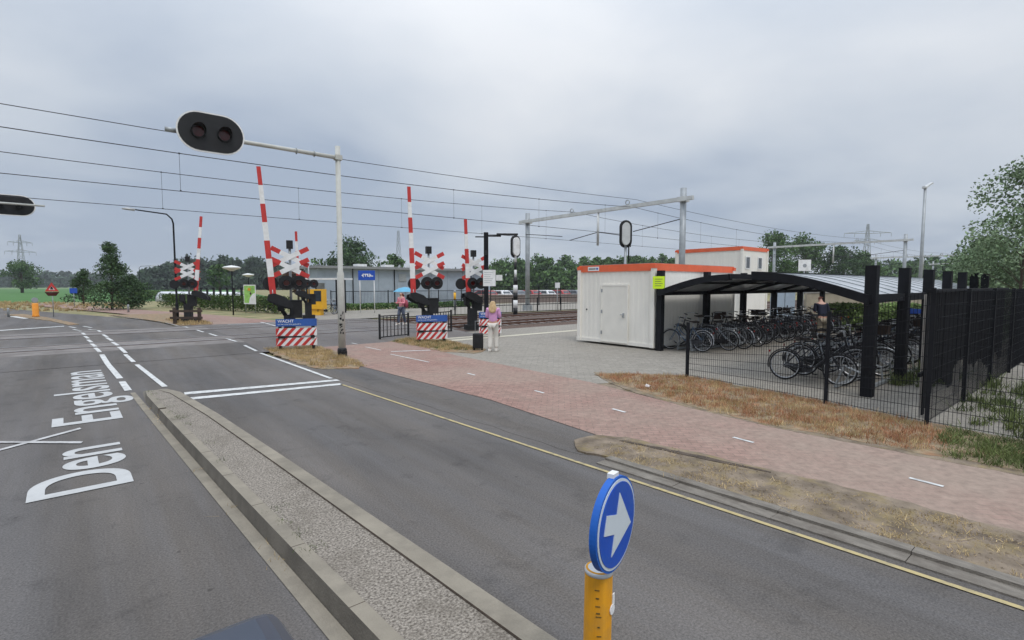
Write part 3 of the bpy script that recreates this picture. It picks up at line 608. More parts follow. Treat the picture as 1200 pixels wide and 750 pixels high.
blades('dry_grass', 'dry grass patch around second warning board', [(8.9, 17.8), (8.8, 14.1), (9.9, 13.6), (10.5, 16.5), (10.2, 18.5)], 8000, 'blade_straw', .08, .005, 7)
blades('dry_grass', 'dry grass patch around the far barrier', [(3.8, 32), (5.2, 32), (5.3, 38), (3.7, 38)], 4500, 'blade_straw', .12, .010, 8)
blades('dry_grass', 'sparse dry grass on the sandy strip beside the kerb', [RD(5.15, 4.4), RD(5.8, 4.3), RD(6.02, 1), RD(6.05, -3), RD(5.2, -3)], 4500, 'blade_straw', .022, .003, 9, z=.024, lean=1.4)
rr_ = random.Random(9); cl_ = MB()
for _ in range(900):
    v_ = rr_.uniform(-1.5, 4.4); s_ = rr_.uniform(5.14, 6.0) if v_ < 3.8 else rr_.uniform(5.2, 5.8); x_, y_ = RD(s_, v_); r_ = rr_.uniform(.006, .022)
    cl_.add([(x_ + r_ * math.cos(a) * rr_.uniform(.6, 1.2), y_ + r_ * math.sin(a) * rr_.uniform(.6, 1.2), .022) for a in (0, 1.26, 2.5, 3.8, 5.0)] + [(x_, y_, .024 + r_ * .7)], [(0, 1, 5), (1, 2, 5), (2, 3, 5), (3, 4, 5), (4, 0, 5)])
prop(cl_.build('loose_clods', 'sand'), 'small clods and gravel on the sandy strip beside the kerb', 'gravel', kind='stuff')
blades('green_weeds', 'green blades scattered through the dry grass patches by the path', [(8.9, 17.8), (8.8, 14.1), (9.9, 13.6), (10.5, 16.5), (10.2, 18.5)], 2200, 'blade_green', .07, .006, 10)
blades('dry_grass', 'long dry grass between the field and the far bend of road', [at(-40, 44), at(60, 42), at(140, 44), at(150, 60), at(-40, 66)], 9000, 'blade_straw', .22, .02, 11, z=-.06)

# ------------------------------------------------------------------ road bollards
def bollard_top_sign(parent, r, zc, rot):
    pass
def keep_bollard(loc, rz, label, detail=True):
    t = thing('traffic_bollard', label, 'bollard', loc, rz, group='yellow keep-right bollards')
    body = MB(); body.smooth = True
    body.lathe([(.066, 0), (.066, .03), (.060, .05), (.060, .955), (.056, .97)], n=28); body.build('post', 'bollard', t)
    col_ = MB(); col_.lathe([(.0605, .95), (.0612, .955), (.0612, .966), (.04, .972)], n=28); col_.build('collar', 'galv_light', t)
    sg = MB(); r = .2; zc = 1.185
    disc(sg.use('sign_rim'), (0, -.062, zc), r, .03, n=64); o = sg.build('sign_box', None, t)
    fc = MB(); disc(fc.use('sign_white'), (0, -.079, zc), r * .945, .003, n=48); disc(fc.use('sign_blue'), (0, -.082, zc), r * .885, .003, n=48)
    # arrow pointing down to the right
    ar = [(-.09, .0), (-.045, .0)]
    A = R(-16); pts = [(-.115, -.036), (-.005, -.036), (-.02, -.104), (.13, 0), (-.02, .104), (-.005, .036), (-.115, .036)]
    # broad head, short stem
    pts = [(-.135, -.04), (-.005, -.04), (-.03, -.13), (.14, -.0), (-.03, .13), (-.005, .04), (-.135, .04)]
    rp = [(x * math.cos(A) - y * math.sin(A), x * math.sin(A) + y * math.cos(A) + zc) for x, y in pts]
    fc.use('sign_white').prism([rp[0], rp[1], rp[5], rp[6]], -.0865, -.0834, 'y'); fc.prism([rp[2], rp[3], rp[4]], -.0866, -.0834, 'y')
    fc.build('sign_face', None, t)
    cl = MB(); cl.span((-.026, -.07, zc + r - .006), (.026, -.04, zc + r + .016)); cl.build('reflector', 'white', t)
    if detail:
        sk = MB(); disc(sk, (0.010, -.0625, .80), .022, .004, n=14); sk.span((.012, -.0635, .815), (.030, -.0595, .865)); sk.build('sticker', 'white', t)
        for i, (z, l) in enumerate(((.90, .02), (.865, .014), (.83, .02), (.80, .016), (.785, .024), (.74, .01), (.7, .02))):
            a = R(200 + i * 2); gm = MB(); gm.box((.0605 * math.cos(a), .0605 * math.sin(a), z), (.003, l, .003 + .002 * (i % 2)), a); gm.build('scratch', 'grime', t)
    return t
keep_bollard((1.64, 1.405, -.045), math.atan2(.98, .26) - R(90) + R(0), 'nearest yellow bollard with blue arrow sign on the pebbled median') .rotation_euler = (0, R(1.5), R(15))
# far bollards
def far_bollard(px, d, label, blue):
    u, v = at(px, d); t = thing('traffic_bollard', label, 'bollard', (u, v, .03), R(20), group='yellow keep-right bollards')
    b = MB(); b.lathe([(.19, 0), (.19, .1), (.17, .14), (.17, .85), (.14, .9)] if blue else [(.07, 0), (.07, .55), (.05, .6)], n=16); b.build('post', 'bollard_orange' if blue else 'galv', t)
    if blue:
        s = MB(); disc(s.use('galv'), (0, 0, 1.12), .17, .08); s.build('sign_box', None, t)
far_bollard(41, 34.2, 'fat yellow bollard with grey-green disc on the far median', True)
far_bollard(9, 34, 'small grey bollard at the left edge of the far road bend', False)
far_bollard(150, 40, 'short pale marker post before the bushy trees', False)

# ------------------------------------------------------------------ crossing signals
def dcircle(mb, c, r, rot=None): disc(mb, c, r, .05)
def barrier(u, v, rz, label, boom_len, lean, boom_x=-.55, second=True, scale=1., lights=True, crosses=True, group='level crossing barriers'):
    t = thing('crossing_barrier', label, 'barrier', (u, v, .05), rz, group=group)
    cb = MB(); cb.box((0, .1, .12), (.7, .5, .24)); cb.box((-.02, .1, .62), (.38, .34, .78)); cb.box((.2, .05, 1.2), (.42, .28, .62)); cb.box((.2, .05, 1.53), (.46, .32, .04)); cb.box((-.3, .1, 1.35), (.22, .26, .4)); cb.tube([(-.1, .1, .9), (-.45, .1, 1.5)], .07, 8)
    cb.build('drive_cabinet', 'black_matt', t)
    ms = MB(); ms.use('galv').tube([(.05, .1, 1.0), (.05, .1, 3.55)], .045, 12); ms.use('black').tube([(.05, .1, .2), (.05, .1, 1.05)], .075, 12)
    ms.build('mast', None, t)
    # boom with stripes
    L_ = boom_len; d = Vector((lean, .0, 1)).normalized(); p0 = Vector((boom_x, -.12, 1.75))
    bm = MB(); segs = int(L_ / .6)
    for i in range(segs):
        a = p0 + d * (L_ * i / segs); b = p0 + d * (L_ * (i + 1) / segs); r0 = .085 - .035 * i / segs; 
        mtx = Matrix(((d.z, 0, d.x), (0, 1, 0), (-d.x, 0, d.z))); c = (a + b) / 2
        bm.use('red' if (segs - 1 - i) % 2 == 0 else 'white'); bm.box(c, (r0 * 2.5, r0 * .8, L_ / segs), mtx=mtx)
    bo = bm.build('boom', None, t)
    if L_ > 4:
        ws = MB(); k = p0 + d * (L_ * .04); ws.tube([p0 + Vector((0, -.0, -.1)), k], .04, 8); ws.build('boom_socket', 'galv', t)
    cw = MB()
    pr = [(-.5, -.02), (-.45, .15), (-.25, .18), (.08, .06), (.3, -.14), (.36, -.3), (.28, -.36), (.08, -.3), (-.25, -.18)]
    cw.prism([(x + boom_x + .3, z + 1.62) for x, z in pr], -.3, -.2, 'y'); cw.prism([(x + boom_x + .3, z + 1.55) for x, z in pr], .28, .38, 'y'); cw.tube([(boom_x, -.2, 1.65), (boom_x, .38, 1.65)], .06, 10)
    cw.build('counterweight', 'black', t)
    if crosses:
        for ky, zc in enumerate((3.12, 2.72)):
            cx_ = MB()
            for s in (-1, 1):
                a = R(27) * s; y = -.02 - .022 * (s > 0) - ky * .05
                mtx = Matrix.Rotation(-a, 3, 'Y')
                for (x0, x1, mm_) in ((-.70, -.37, 'red'), (-.37, .37, 'white'), (.37, .70, 'red')):
                    cx_.use(mm_).box(mtx @ Vector(((x0 + x1) / 2, 0, 0)) + Vector((.05, y, zc)), (x1 - x0, .015, .165), mtx=mtx)
            cx_.build('warning_cross', None, t)
        cr_ = MB(); cr_.span((-.06, .0, 3.42), (.16, .2, 3.72)); cr_.build('bell', 'black', t)
    if lights:
        for x in (-.12, .30):
            lh = MB(); disc(lh.use('black'), (x + .02, -.16, 2.18), .265, .03); lh.ring((x + .02, -.2, 2.18), .12, .02); lh.tube([(x + .02, -.145, 2.18), (x + .02, .02, 2.18)], .13, 14)
            disc(lh.use('lens_red'), (x + .02, -.18, 2.18), .1, .012)
            vz = lh.use('black'); vz.ring((x + .02, -.24, 2.18), .125, .014, a0=0, a1=math.pi, n=12)
            lh.build('warning_light', None, t)
        bl = MB(); disc(bl, (-.62, -.02, 2.15), .26, .04); bl.tube([(-.62, 0, 2.15), (-.62, .22, 2.15)], .12, 12); bl.tube([(-.62, .1, 2.15), (.05, .1, 2.15)], .03, 8); bl.tube([(-.12, .1, 2.15), (.35, .1, 2.15)], .03, 8); bl.build('side_light', 'black', t)
    return t
b1 = barrier(5.72, 19.6, R(-14), 'raised red and white barrier with crossbucks behind first warning board', 4.5, -.075)
b2 = barrier(11.12, 18.9, R(-14), 'raised red and white barrier with crossbucks behind second warning board', 4.35, -.03, boom_x=-.68)
b3 = barrier(4.45, 34.3, R(-24), 'raised barrier with wooden rail at its foot beyond the tracks', 4.25, .10, boom_x=.46)
b4 = barrier(13.95, 19.62, R(-14), 'raised barrier just left of the black lamp post', 3.35, -.035, boom_x=-.3)
b5 = barrier(10.6, 32.5, R(-14), 'short raised barrier seen above the first crossbuck, beyond the tracks', 3.6, -.02, crosses=False)
t = thing('wooden_rail', 'low dark timber rail around the foot of the far barrier', 'rail', (3.7, 33.5, 0), R(-35))
for x in (0, 1.3): mb = MB(); mb.box((x, 0, .45), (.14, .14, .9)); mb.build('post', 'dark_wood', t)
for z in (.35, .72): mb = MB(); mb.box((.65, -.09, z), (1.7, .05, .12)); mb.build('crossbar', 'dark_wood', t)

# signal pole with long arm over the road
t = thing('signal_pole', 'tall cream signal pole carrying a twin-lamp oval head on its long arm over the road', 'signal pole', (5.85, 15.03, 0))
mb = MB(); mb.tube([(0, 0, 0), (0, 0, 2.5), (0, 0, 2.55), (0, 0, 6.2)], [.105, .102, .075, .072], 20); mb.build('pole', 'pole_grey', t)
mb = MB(); mb.lathe([(.135, 0), (.135, .22), (.12, .26), (.10, .27)], n=18); mb.box((0, -.13, .1), (.18, .06, .16)); mb.build('pole_foot', 'black', t)
mb = MB(); mb.tube([(.12, 0, 5.87), (-2.2, 0, 5.89), (-4.08, 0, 5.9)], [.062, .055, .045], 12); mb.box((0, 0, 5.87), (.2, .18, .14)); mb.build('arm', 'pole_grey', t)
mb = MB(); mb.tube([(-3.98, 0, 5.9), (-4.22, 0, 5.9)], .06, 12); mb.build('arm_end', 'galv', t)
for x in (-.06, -.55): mb = MB(); mb.ring((-.62 + x, 0, 5.875), .075, .014, ax='x', n=14); mb.build('clamp', 'galv', t)
mb = MB(); rr = random.Random(4)
for i in range(16):
    a = R(250 + rr.uniform(-28, 28)); z = rr.uniform(.65, 1.45); q_ = (math.cos(a) * .105, math.sin(a) * .105, z)
    mb.box(q_, (rr.uniform(.02, .05), .004, rr.uniform(.02, .08)), a + R(90))
mb.build('graffiti', 'black_matt', t)
def signal_head(mb_parent, c, w_, h, face=-1):
    r = h / 2; hx = w_ / 2 - r; n = 14
    def cap(rr): return [(hx + rr * math.sin(a), rr * math.cos(a)) for a in (math.pi * i / n for i in range(n + 1))] + [(-hx - rr * math.sin(a), -rr * math.cos(a)) for a in (math.pi * i / n for i in range(n + 1))]
    bb = MB(); y = c[1]
    P = lambda rr: [(c[0] + x, c[2] + z) for x, z in cap(rr)]
    bb.use('white').prism(P(r), y - .015, y + .015, 'y'); bb.use('black').prism(P(r - .036), y + face * .018 - .006, y + face * .018 + .006, 'y')
    bb.use('black_matt').prism(P(r - .04), y - face * .018 - .003, y - face * .018 + .003, 'y')
    mb_parent = bb.build('signal_head', None, mb_parent)
    for s in (-1, 1):
        x = c[0] + s * w_ * .19; lh = MB()
        lh.use('black'); lh.ring((x, y + face * .04, c[2] - .01), .15, .022, n=20)
        disc(lh.use('lens_red'), (x, y + face * .034, c[2] - .01), .14, .01)
        # hood: half tube over the lens
        n2 = 16; vs_ = []
        for i in range(n2 + 1):
            a = math.pi * i / n2 * 1.3 - .15 * math.pi; dl = .28 * (.35 + .65 * math.sin(max(0, min(math.pi, a))))
            for yy in (y + face * .03, y + face * (.03 + dl)):
                for r_ in (.165, .155): vs_.append((x + r_ * math.cos(a), yy, c[2] - .01 + r_ * math.sin(a)))
        fs = []
        for i in range(n2):
            a, b = i * 4, (i + 1) * 4
            fs += [(a, b, b + 2, a + 2), (a + 1, a + 3, b + 3, b + 1), (a + 2, b + 2, b + 3, a + 3)]
        lh.use('black').add(vs_, fs); lh.use('black_matt').tube([(x, y - face * .02, c[2]), (x, y - face * .16, c[2])], .14, 14)
        lh.build('warning_lamp', None, mb_parent)
signal_head(t, (-3.27, -.18, 5.93), 1.5, .98); mb = MB(); mb.box((-3.27, -.1, 5.93), (.5, .1, .1)); mb.build('bracket', 'galv', t)
# its twin on the left, seen from behind
t = thing('signal_pole', 'signal pole whose oval head, seen from behind, reaches in at the left edge', 'signal pole', (-7.2, 32.5, 0))
mb = MB(); mb.tube([(0, 0, 0), (0, 0, 2.5), (0, 0, 6.0)], [.105, .1, .07], 14); mb.build('pole', 'pole_grey', t)
mb = MB(); mb.tube([(0, 0, 5.82), (5.9, 0, 5.82)], [.062, .045], 12); mb.build('arm', 'pole_grey', t)
signal_head(t, (4.7, .22, 5.78), 1.75, .95, face=1)

# warning boards: blue top, red-white chevrons
def board(u, v, rz, w_, label, part='full'):
    t = thing('warning_board', label, 'warning board', (u, v, 0), rz, group='blue and striped warning boards')
    for x in (-w_ / 2 + .12, w_ / 2 - .12): pl = MB(); pl.box((x, .05, .5), (.1, .08, 1.0)); pl.build('leg', 'black', t)
    b = MB(); b.span((-w_ / 2, -.02, .80), (w_ / 2, .0, 1.04)); b.build('blue_panel', 'blue_board', t)
    for z0 in (.48, .16):
        s = MB(); s.use('white').span((-w_ / 2, -.015, z0), (w_ / 2, .0, z0 + .26)); n = 5; s.use('red')
        for i in range(-1, n + 1):
            x = -w_ / 2 + i * w_ / n; pts = [(x, z0), (x + w_ / n * .5, z0), (x + w_ / n * .5 + .24, z0 + .26), (x + .24, z0 + .26)]
            # clip to the plank
            lo, hi = -w_ / 2, w_ / 2; cp = []
            for (xa, za), (xb, zb) in zip(pts, pts[1:] + pts[:1]):
                for bound, sg in ((lo, 1),):
                    pass
                cp.append((min(max(xa, lo), hi), za))
            if cp[1][0] - cp[0][0] + cp[2][0] - cp[3][0] > .02: s.prism(cp, -.0205, -.0165, 'y')
        s.build('striped_plank', None, t)
    br = MB(); br.box((-w_ / 2 + .17, -.035, .45), (.22, .03, .08)); br.build('bracket', 'black', t); br = MB(); br.box((w_ / 2 - .14, -.035, .45), (.12, .03, .1)); br.build('bracket', 'black', t)
    text_mesh('WACHT', .13, 'lettering', 'white', t, (-w_ / 2 + .06, -.023, .925), (R(90), 0, 0), .001)
    text_mesh('tot het rode licht gedoofd is', .062, 'lettering', 'sign_white', t, (-w_ / 2 + .06, -.023, .85), (R(90), 0, 0), .001)
    return t
board(5.28, 17.45, R(-22), 1.25, 'blue and red striped warning board beside the signal pole')
board(9.78, 16.4, R(-22), 1.15, 'blue and red striped warning board in the dry grass right of small black fence')
board(12.75, 16.75, R(-22), .95, 'blue and red striped warning board half hidden behind the woman in lilac')

def bar_fence(name, label, p0, p1, h, n, m='black', r=.012, post=.06, group=None):
    p0 = Vector(p0); p1 = Vector(p1); d = p1 - p0; t = thing(name, label, 'fence', (p0.x, p0.y, 0), math.atan2(d.y, d.x), group=group); ln = d.length
    for x in (0, ln):
        mb = MB(); mb.box((x, 0, h / 2), (post, post, h)); mb.build('post', m, t)
    mb = MB()
    for z in (.12, h - .08): mb.box((ln / 2, 0, z), (ln - post, .03, .04))
    for i in range(1, n): mb.box((ln * i / n, 0, h / 2), (r * 2, r * 2, h - .2))
    mb.build('bars', m, t); return t
bar_fence('small_fence', 'short black barred fence left of the second warning board', (8.7, 18.5), (10.15, 18.9), 1.02, 8)
bar_fence('small_fence', 'short black barred fence between second warning board and third barrier', (11.3, 18.9), (12.5, 19.3), 1.05, 7)
# street lamps
def street_lamp(u, v, h, arm, direction, label, m='black_steel', r=.055, head=(.55, .2, .09), hm='galv_light', tilt=.12):
    t = thing('street_lamp', label, 'street lamp', (u, v, 0), direction)
    mb = MB(); mb.tube([(0, 0, 0), (0, 0, 1.1), (0, 0, 1.15), (0, 0, h - .5), (-.06, 0, h - .25), (-.3, 0, h), (-arm, 0, h + tilt)], [r * 1.5, r * 1.5, r, r * .8, r * .75, r * .7, r * .6], 12); mb.build('pole', m, t)
    mb = MB(); mb.smooth = True
    mb.prism([(-arm - head[0], h + tilt + .01), (-arm - head[0] * .9, h + tilt - .03), (-arm + .02, h + tilt - .07), (-arm + .05, h + tilt + .04), (-arm - head[0] * .6, h + tilt + .07)], -head[1] / 2, head[1] / 2, 'y')
    mb.build('lamp_head', hm, t); return t
street_lamp(3.95, 34.6, 6.1, 1.75, R(0), 'dark street lamp with curved arm beside the far barrier')
street_lamp(*at(165, 100), 5.8, 2.0, R(180), 'small distant street lamp above the bushy trees')
t = thing('street_lamp', 'black square lamp post with flat arm right of the barriers', 'street lamp', (13.9, 18.55, 0), R(-35))
mb = MB(); mb.box((0, 0, 2.25), (.2, .2, 4.5)); mb.build('pole', 'black_steel', t)
mb = MB(); mb.box((.32, 0, 4.35), (.7, .06, .08)); mb.box((-.28, 0, 4.3), (.4, .05, .05)); mb.box((.95, 0, 4.42), (.95, .26, .07)); mb.build('lamp_arm', 'black', t); mb = MB(); mb.box((.0, -.17, 3.6), (.12, .14, .2)); mb.build('sensor', 'black', t)
t = thing('notice_board', 'white notice with small print mounted on the black lamp post', 'notice', (13.9, 18.55, 2.4), R(-35))
mb = MB().use('white'); mb.span((-.14, -.125, -.3), (.42, -.105, .42)); mb.use('galv'); [mb.span((-.1, -.128, .3 - i * .09), (.3 - .06 * (i % 3), -.1255, .315 - i * .09)) for i in range(6)]; mb.build('notice_panel', None, t)
mb = MB(); mb.span((.44, -.11, -.05), (.72, -.09, .2)); mb.build('small_plate', 'white', t)
t = thing('street_lamp', 'tall grey lamp post above the bike shelter at the right', 'street lamp', (*at(1077, 31), 0), R(-20))
mb = MB(); mb.tube([(0, 0, 0), (0, 0, 8.0)], [.11, .07], 12); mb.build('pole', 'galv', t)
mb = MB(); mtx = Matrix.Rotation(R(-28), 3, 'Y'); mb.box((.22, 0, 8.08), (.7, .22, .09), mtx=mtx); mb.box((-.05, 0, 7.95), (.24, .16, .12)); mb.build('lamp_head', 'galv_light', t)
for px, d, zt, lab in ((273, 36.6, 3.25, 'mushroom-capped path lamp, the nearer one beside the hedge'), (292, 55, 3.1, 'mushroom-capped path lamp farther off, above the info board')):
    t = thing('path_lamp', lab, 'lamp', (*at(px, d), 0)); mb = MB(); mb.tube([(0, 0, 0), (0, 0, zt)], [.05, .04], 10); mb.build('pole', 'black_steel', t)
    mb = MB(); mb.lathe([(.08, zt - .12), (.30, zt - .02), (.56, zt + .08), (.62, zt + .13), (.5, zt + .2), (.2, zt + .27), (.02, zt + .3)], n=24); mb.build('lamp_cap', 'lamp_glass', t)

# ------------------------------------------------------------------ catenary
def gantry(u, v0, v1, zb, label, n_hang=1):
    t = thing('catenary_gantry', label, 'gantry', (u, v0, 0), group='catenary gantries over the tracks')
    for y, zt in ((0, 8.15), (v1 - v0, 8.15)):
        mb = MB(); mb.box((0, y, .2), (.6, .6, .5)); mb.tube([(0, y, 0), (0, y, zt)], .19, 14); mb.build('post', 'galv', t)
    mb = MB(); mb.box((-.22, (v1 - v0) / 2, zb), (.2, v1 - v0 + 1.6, .24)); mb.box((0, 0, zb), (.6, .5, .3)); mb.box((0, v1 - v0, zb), (.6, .5, .3)); mb.build('beam', 'galv_light', t)
    ym = 24.7 - v0
    mb = MB(); mb.tube([(-.22, ym, zb), (-.22, ym, 5.0)], .09, 10); mb.build('drop_post', 'galv_light', t)
    for c in TR:
        y = c - v0; mb = MB()
        s = -1 if c < 24 else 1; a = ym if s > 0 else 0
        e0 = (-.2, 0.2, 5.9) if s < 0 else (-.22, ym, 6.0); 
        e1 = (-.22, y + .35, 5.55) if s < 0 else (-.22, y + .3, 5.55)
        if s < 0: mb.tube([(-.22, ym, 5.95), e1], .03, 6); mb.tube([(-.1, .1, 6.25), (-.22, y - .5, 5.75)], .03, 6)
        else: mb.tube([(-.22, ym, 5.95), (-.22, y + .2, 5.55)], .03, 6); mb.tube([(-.22, v1 - v0, 6.4), (-.22, y + 1.0, 5.9)], .03, 6)
        mb.use('galv') if False else None
        mb.build('registration_arm', 'wire', t)
        ins = MB(); ins.ring((-.22, y, zb + .3), .16, .035, ax='x', n=14); ins.tube([(-.22, y, zb + .1), (-.22, y, zb + .2)], .05, 8); ins.build('insulator', 'galv', t)
    return t
gantry(28.8, 18.0, 32.6, 7.45, 'catenary gantry over the tracks behind the white cabin', 1)
gantry(74.8, 17.2, 32.2, 7.45, 'second catenary gantry farther down the line above bike shelter', 1)
gantry(120, 17.0, 32.2, 7.45, 'third catenary gantry small behind the second', 1)
gantry(166, 17.0, 32.2, 7.45, 'fourth and farthest catenary gantry down the line', 1)
gantry(-17.5, 17.7, 32.6, 7.45, 'catenary gantry left of the road outside the picture', 1)
def overhead(v, zc, zm, label, us=(-17.5, 28.8, 74.8, 120, 166)):
    t = thing('overhead_line', label, 'overhead wire', (0, v, 0), group='overhead wires above the tracks')
    mb = MB(); mc = MB(); dr = MB(); us = (-63.5,) + us
    for a, b in zip(us, us[1:]):
        n = 16; pm = [];
        for i in range(n + 1):
            x = i / n; s = 4 * x * (1 - x); pm.append((a + (b - a) * x, 0, zm - (.62 if zm - zc > 1 else .5) * s))
        mb.tube(pm, .016, 5, False)
        mc.tube([(a, -.2, zc), ((a + b) / 2, 0, zc - .02), (b, -.2, zc)], .013, 5, False)
        for i in range(1, n, 2):
            dr.tube([pm[i], (pm[i][0], 0, zc)], .006, 4, False); dr.box(pm[i], (.05, .05, .05)); dr.box((pm[i][0], 0, zc), (.05, .05, .05))
    mb.build('messenger_wire', 'wire', t); mc.build('contact_wire', 'wire', t); dr.build('droppers', 'wire', t)
overhead(TR[0] - .3, 5.5, 7.42, 'contact and carrier wires above the nearer track')
overhead(TR[1], 5.5, 7.68, 'contact and carrier wires above the farther track')
t = thing('overhead_line', 'single feeder wire running highest above the tracks', 'overhead wire', (0, 21.6, 0), group='overhead wires above the tracks')
mb = MB(); us = (-63.5, -17.5, 28.8, 74.8, 120, 166)
for a, b in zip(us, us[1:]): mb.tube([(a + (b - a) * i / 12, 0, 7.9 - .45 * 4 * (i / 12) * (1 - i / 12)) for i in range(13)], .014, 5, False)
mb.build('feeder_wire', 'wire', t)
# railway signals
def rail_signal(u, v, zt, label, back, banded, rz):
    t = thing('railway_signal', label, 'railway signal', (u, v, 0), rz)
    mb = MB(); n = 8; z1 = zt - 1.3
    if banded:
        for i in range(n): mb.use('white' if i % 2 else 'black').tube([(0, 0, z1 * i / n), (0, 0, z1 * (i + 1) / n)], .16 if i < 5 else .09, 12)
    else: mb.use('galv').tube([(0, 0, 0), (0, 0, zt - .9)], .08, 10); mb.use('black').tube([(.2, .1, zt - 2.4), (.2, .1, zt - .9)], .04, 8)
    mb.build('pole', None, t)
    hb = MB(); w_ = .36; hh = .8; pts = [(w_ * math.sin(a), hh - w_ + w_ * math.cos(a)) for a in (math.pi * (i / 8 - .5) for i in range(9))] + [(w_ * math.sin(a), -hh + w_ + w_ * math.cos(a)) for a in (math.pi * (i / 8 + .5) for i in range(9))]
    P = lambda k: [(x * k, z * (1 - (1 - k) * .5) + zt - .75) for x, z in pts]
    hb.use('black').prism(P(1), -.04, .04, 'y'); hb.use(back).prism(P(.62), -.30, -.05, 'y')
    if not banded: hb.use('black').box((.26, -.1, zt - .9), (.05, .2, 1.2))
    hb.build('signal_head', None, t); return t
rail_signal(*at(732, 30), 5.85, 'grey railway signal head seen from behind above the white cabin roof', 'galv_light', False, R(-45))
rail_signal(*at(604, 36.5), 5.6, 'railway signal on black and white banded post beyond the tracks', 'white', True, R(-20))

# ------------------------------------------------------------------ white cabins
def cabin(u0, v0, lu, lv, h, label, levels=1, door=False, windows=(), z0=.08, plate=False):
    t = thing('portable_cabin', label, 'cabin', (u0, v0, 0), group='white portable cabins')
    for k in range(levels):
        hz = h / levels; zb = z0 + k * hz
        fr = MB()
        fr.span((-.03, -.03, zb), (lu + .03, lv + .03, zb + .12))
        for x, y in ((0, 0), (lu, 0), (0, lv), (lu, lv)): fr.box((x, y, zb + hz / 2), (.14, .14, hz - .24))
        fr.build('frame', 'container', t)
        wb = MB(); zt = zb + hz - .24; zb2 = zb + .12
        # ribbed walls: fold lines every 0.2 m
        def rib(p0, p1, nrm, skip=None):
            p0 = Vector(p0); p1 = Vector(p1); d = (p1 - p0); ln = d.length; d.normalize(); nn = Vector(nrm); k_ = int(ln / .2); prof = []
            for i in range(k_):
                a = ln * i / k_; w1 = ln / k_
                for f, o in ((0, 0), (.42, 0), (.5, -.009), (.92, -.009)): prof.append((a + w1 * f, o))
            prof.append((ln, 0)); vs_ = []
            for a, o in prof:
                q_ = p0 + d * a + nn * o; vs_ += [(q_.x, q_.y, zb2), (q_.x, q_.y, zt)]
            wb.add(vs_, [(2 * i, 2 * i + 2, 2 * i + 3, 2 * i + 1) for i in range(len(prof) - 1)])
        rib((0, lv - .07), (0, .07), (-1, 0)) ; rib((.07, 0), (lu - .07, 0), (0, -1)); rib((lu, .07), (lu, lv - .07), (1, 0)); rib((lu - .07, lv), (.07, lv), (0, 1))
        wb.build('wall', 'container', t)
        if k == levels - 1:
            ob = MB(); ob.span((-.035, -.035, zt), (lu + .035, lv + .035, zb + hz)); ob.build('orange_band', 'orange', t)
            rf = MB(); rf.span((.03, .03, zb + hz), (lu - .03, lv - .03, zb + hz + .012)); rf.build('roof', 'galv', t)
        else:
            ob = MB(); ob.span((-.03, -.03, zt), (lu + .03, lv + .03, zb + hz)); ob.build('floor_band', 'white', t)
    for x in (0, lu):
        for y in (0, lv):
            for z in (z0 + .06, z0 + h - .1): cc_ = MB(); cc_.box((x, y, z), (.17, .17, .12)); cc_.build('corner_casting', 'container' if z < 1 else 'orange', t)
    if plate:
        p = MB(); p.span((-.042, lv - .95, z0 + h - .2), (-.038, lv - .42, z0 + h - .05)); p.build('name_plate', 'white', t)
        p = MB(); p.use('blue'); p.span((-.046, lv - .9, z0 + h - .16), (-.0435, lv - .82, z0 + h - .09)); p.use('black')
        for i in range(6): p.span((-.046, lv - .78 + i * .055, z0 + h - .155), (-.0435, lv - .745 + i * .055, z0 + h - .1))
        p.build('plate_mark', None, t)
    if door:
        y0, y1 = door; zd = 2.12
        f = MB(); f.span((-.05, y0 - .05, .16), (.0, y0, zd + .05)); f.span((-.05, y1, .16), (.0, y1 + .05, zd + .05)); f.span((-.05, y0, zd), (.0, y1, zd + .05)); f.span((-.07, y0 - .05, .13), (0, y1 + .05, .16))
        d = MB(); d.span((-.038, y0, .17), (-.006, y1, zd - .003)); dd = d.build('door', 'container_door', t)
        ff = f.build('door_frame', 'container', dd)
        hd = MB(); hd.box((-.06, y0 + .12, 1.1), (.05, .05, .16)); hd.box((-.09, y0 + .17, 1.12), (.02, .14, .025)); hd.build('handle', 'galv', dd)
        for zh in (.45, 1.2, 1.95): hg = MB(); hg.box((-.045, y1 + .005, zh), (.03, .05, .12)); hg.build('hinge', 'galv', dd)
        kn = MB(); disc(kn, (-.012, lv - .35, 1.25), .03, .02, 'x', 10); kn.build('vent_cap', 'black', t)
    for (face, a0, a1, za, zb_) in windows:
        wn = MB(); wn.use('white')
        # on the y=0 wall
        wn.span((a0 - .06, -.05, za - .06), (a0, -.005, zb_ + .06)); wn.span((a1, -.05, za - .06), (a1 + .06, -.005, zb_ + .06)); wn.span((a0, -.05, zb_), (a1, -.005, zb_ + .06)); wn.span((a0, -.05, za - .06), (a1, -.005, za))
        wo = wn.build('window', None, t); p = MB(); p.span((a0, -.025, za), (a1, -.012, zb_)); p.build('pane', 'glass', wo)
    return t
cabin(14.3, 9.95, 5.2, 3.25, 2.78, 'single white cabin with orange band and closed door beside bike shelter', door=(1.05, 2.15), plate=True)
cabin(32.5, 16.0, 3.55, 4.75, 4.55, 'stacked two-storey white cabin with orange band behind the lower cabin', levels=2, windows=((0, .5, 1.0, 3.25, 3.95), (0, 2.2, 2.7, 3.25, 3.95)))
mb = MB(); t = thing('hi_vis_sign', 'square fluorescent yellow notice on the corner shelter post', 'sign', (14.12, 9.65, 2.23), R(-38)); mb.box((0, -.02, 0), (.38, .02, .40)); mb.build('sign_face', 'hiviz', t)
mb = MB()
for i in range(4): mb.span((-.12, -.034, .1 - i * .07), (.12 - .04 * (i % 2), -.031, .115 - i * .07))
mb.build('printed_lines', 'kerb_side', t)

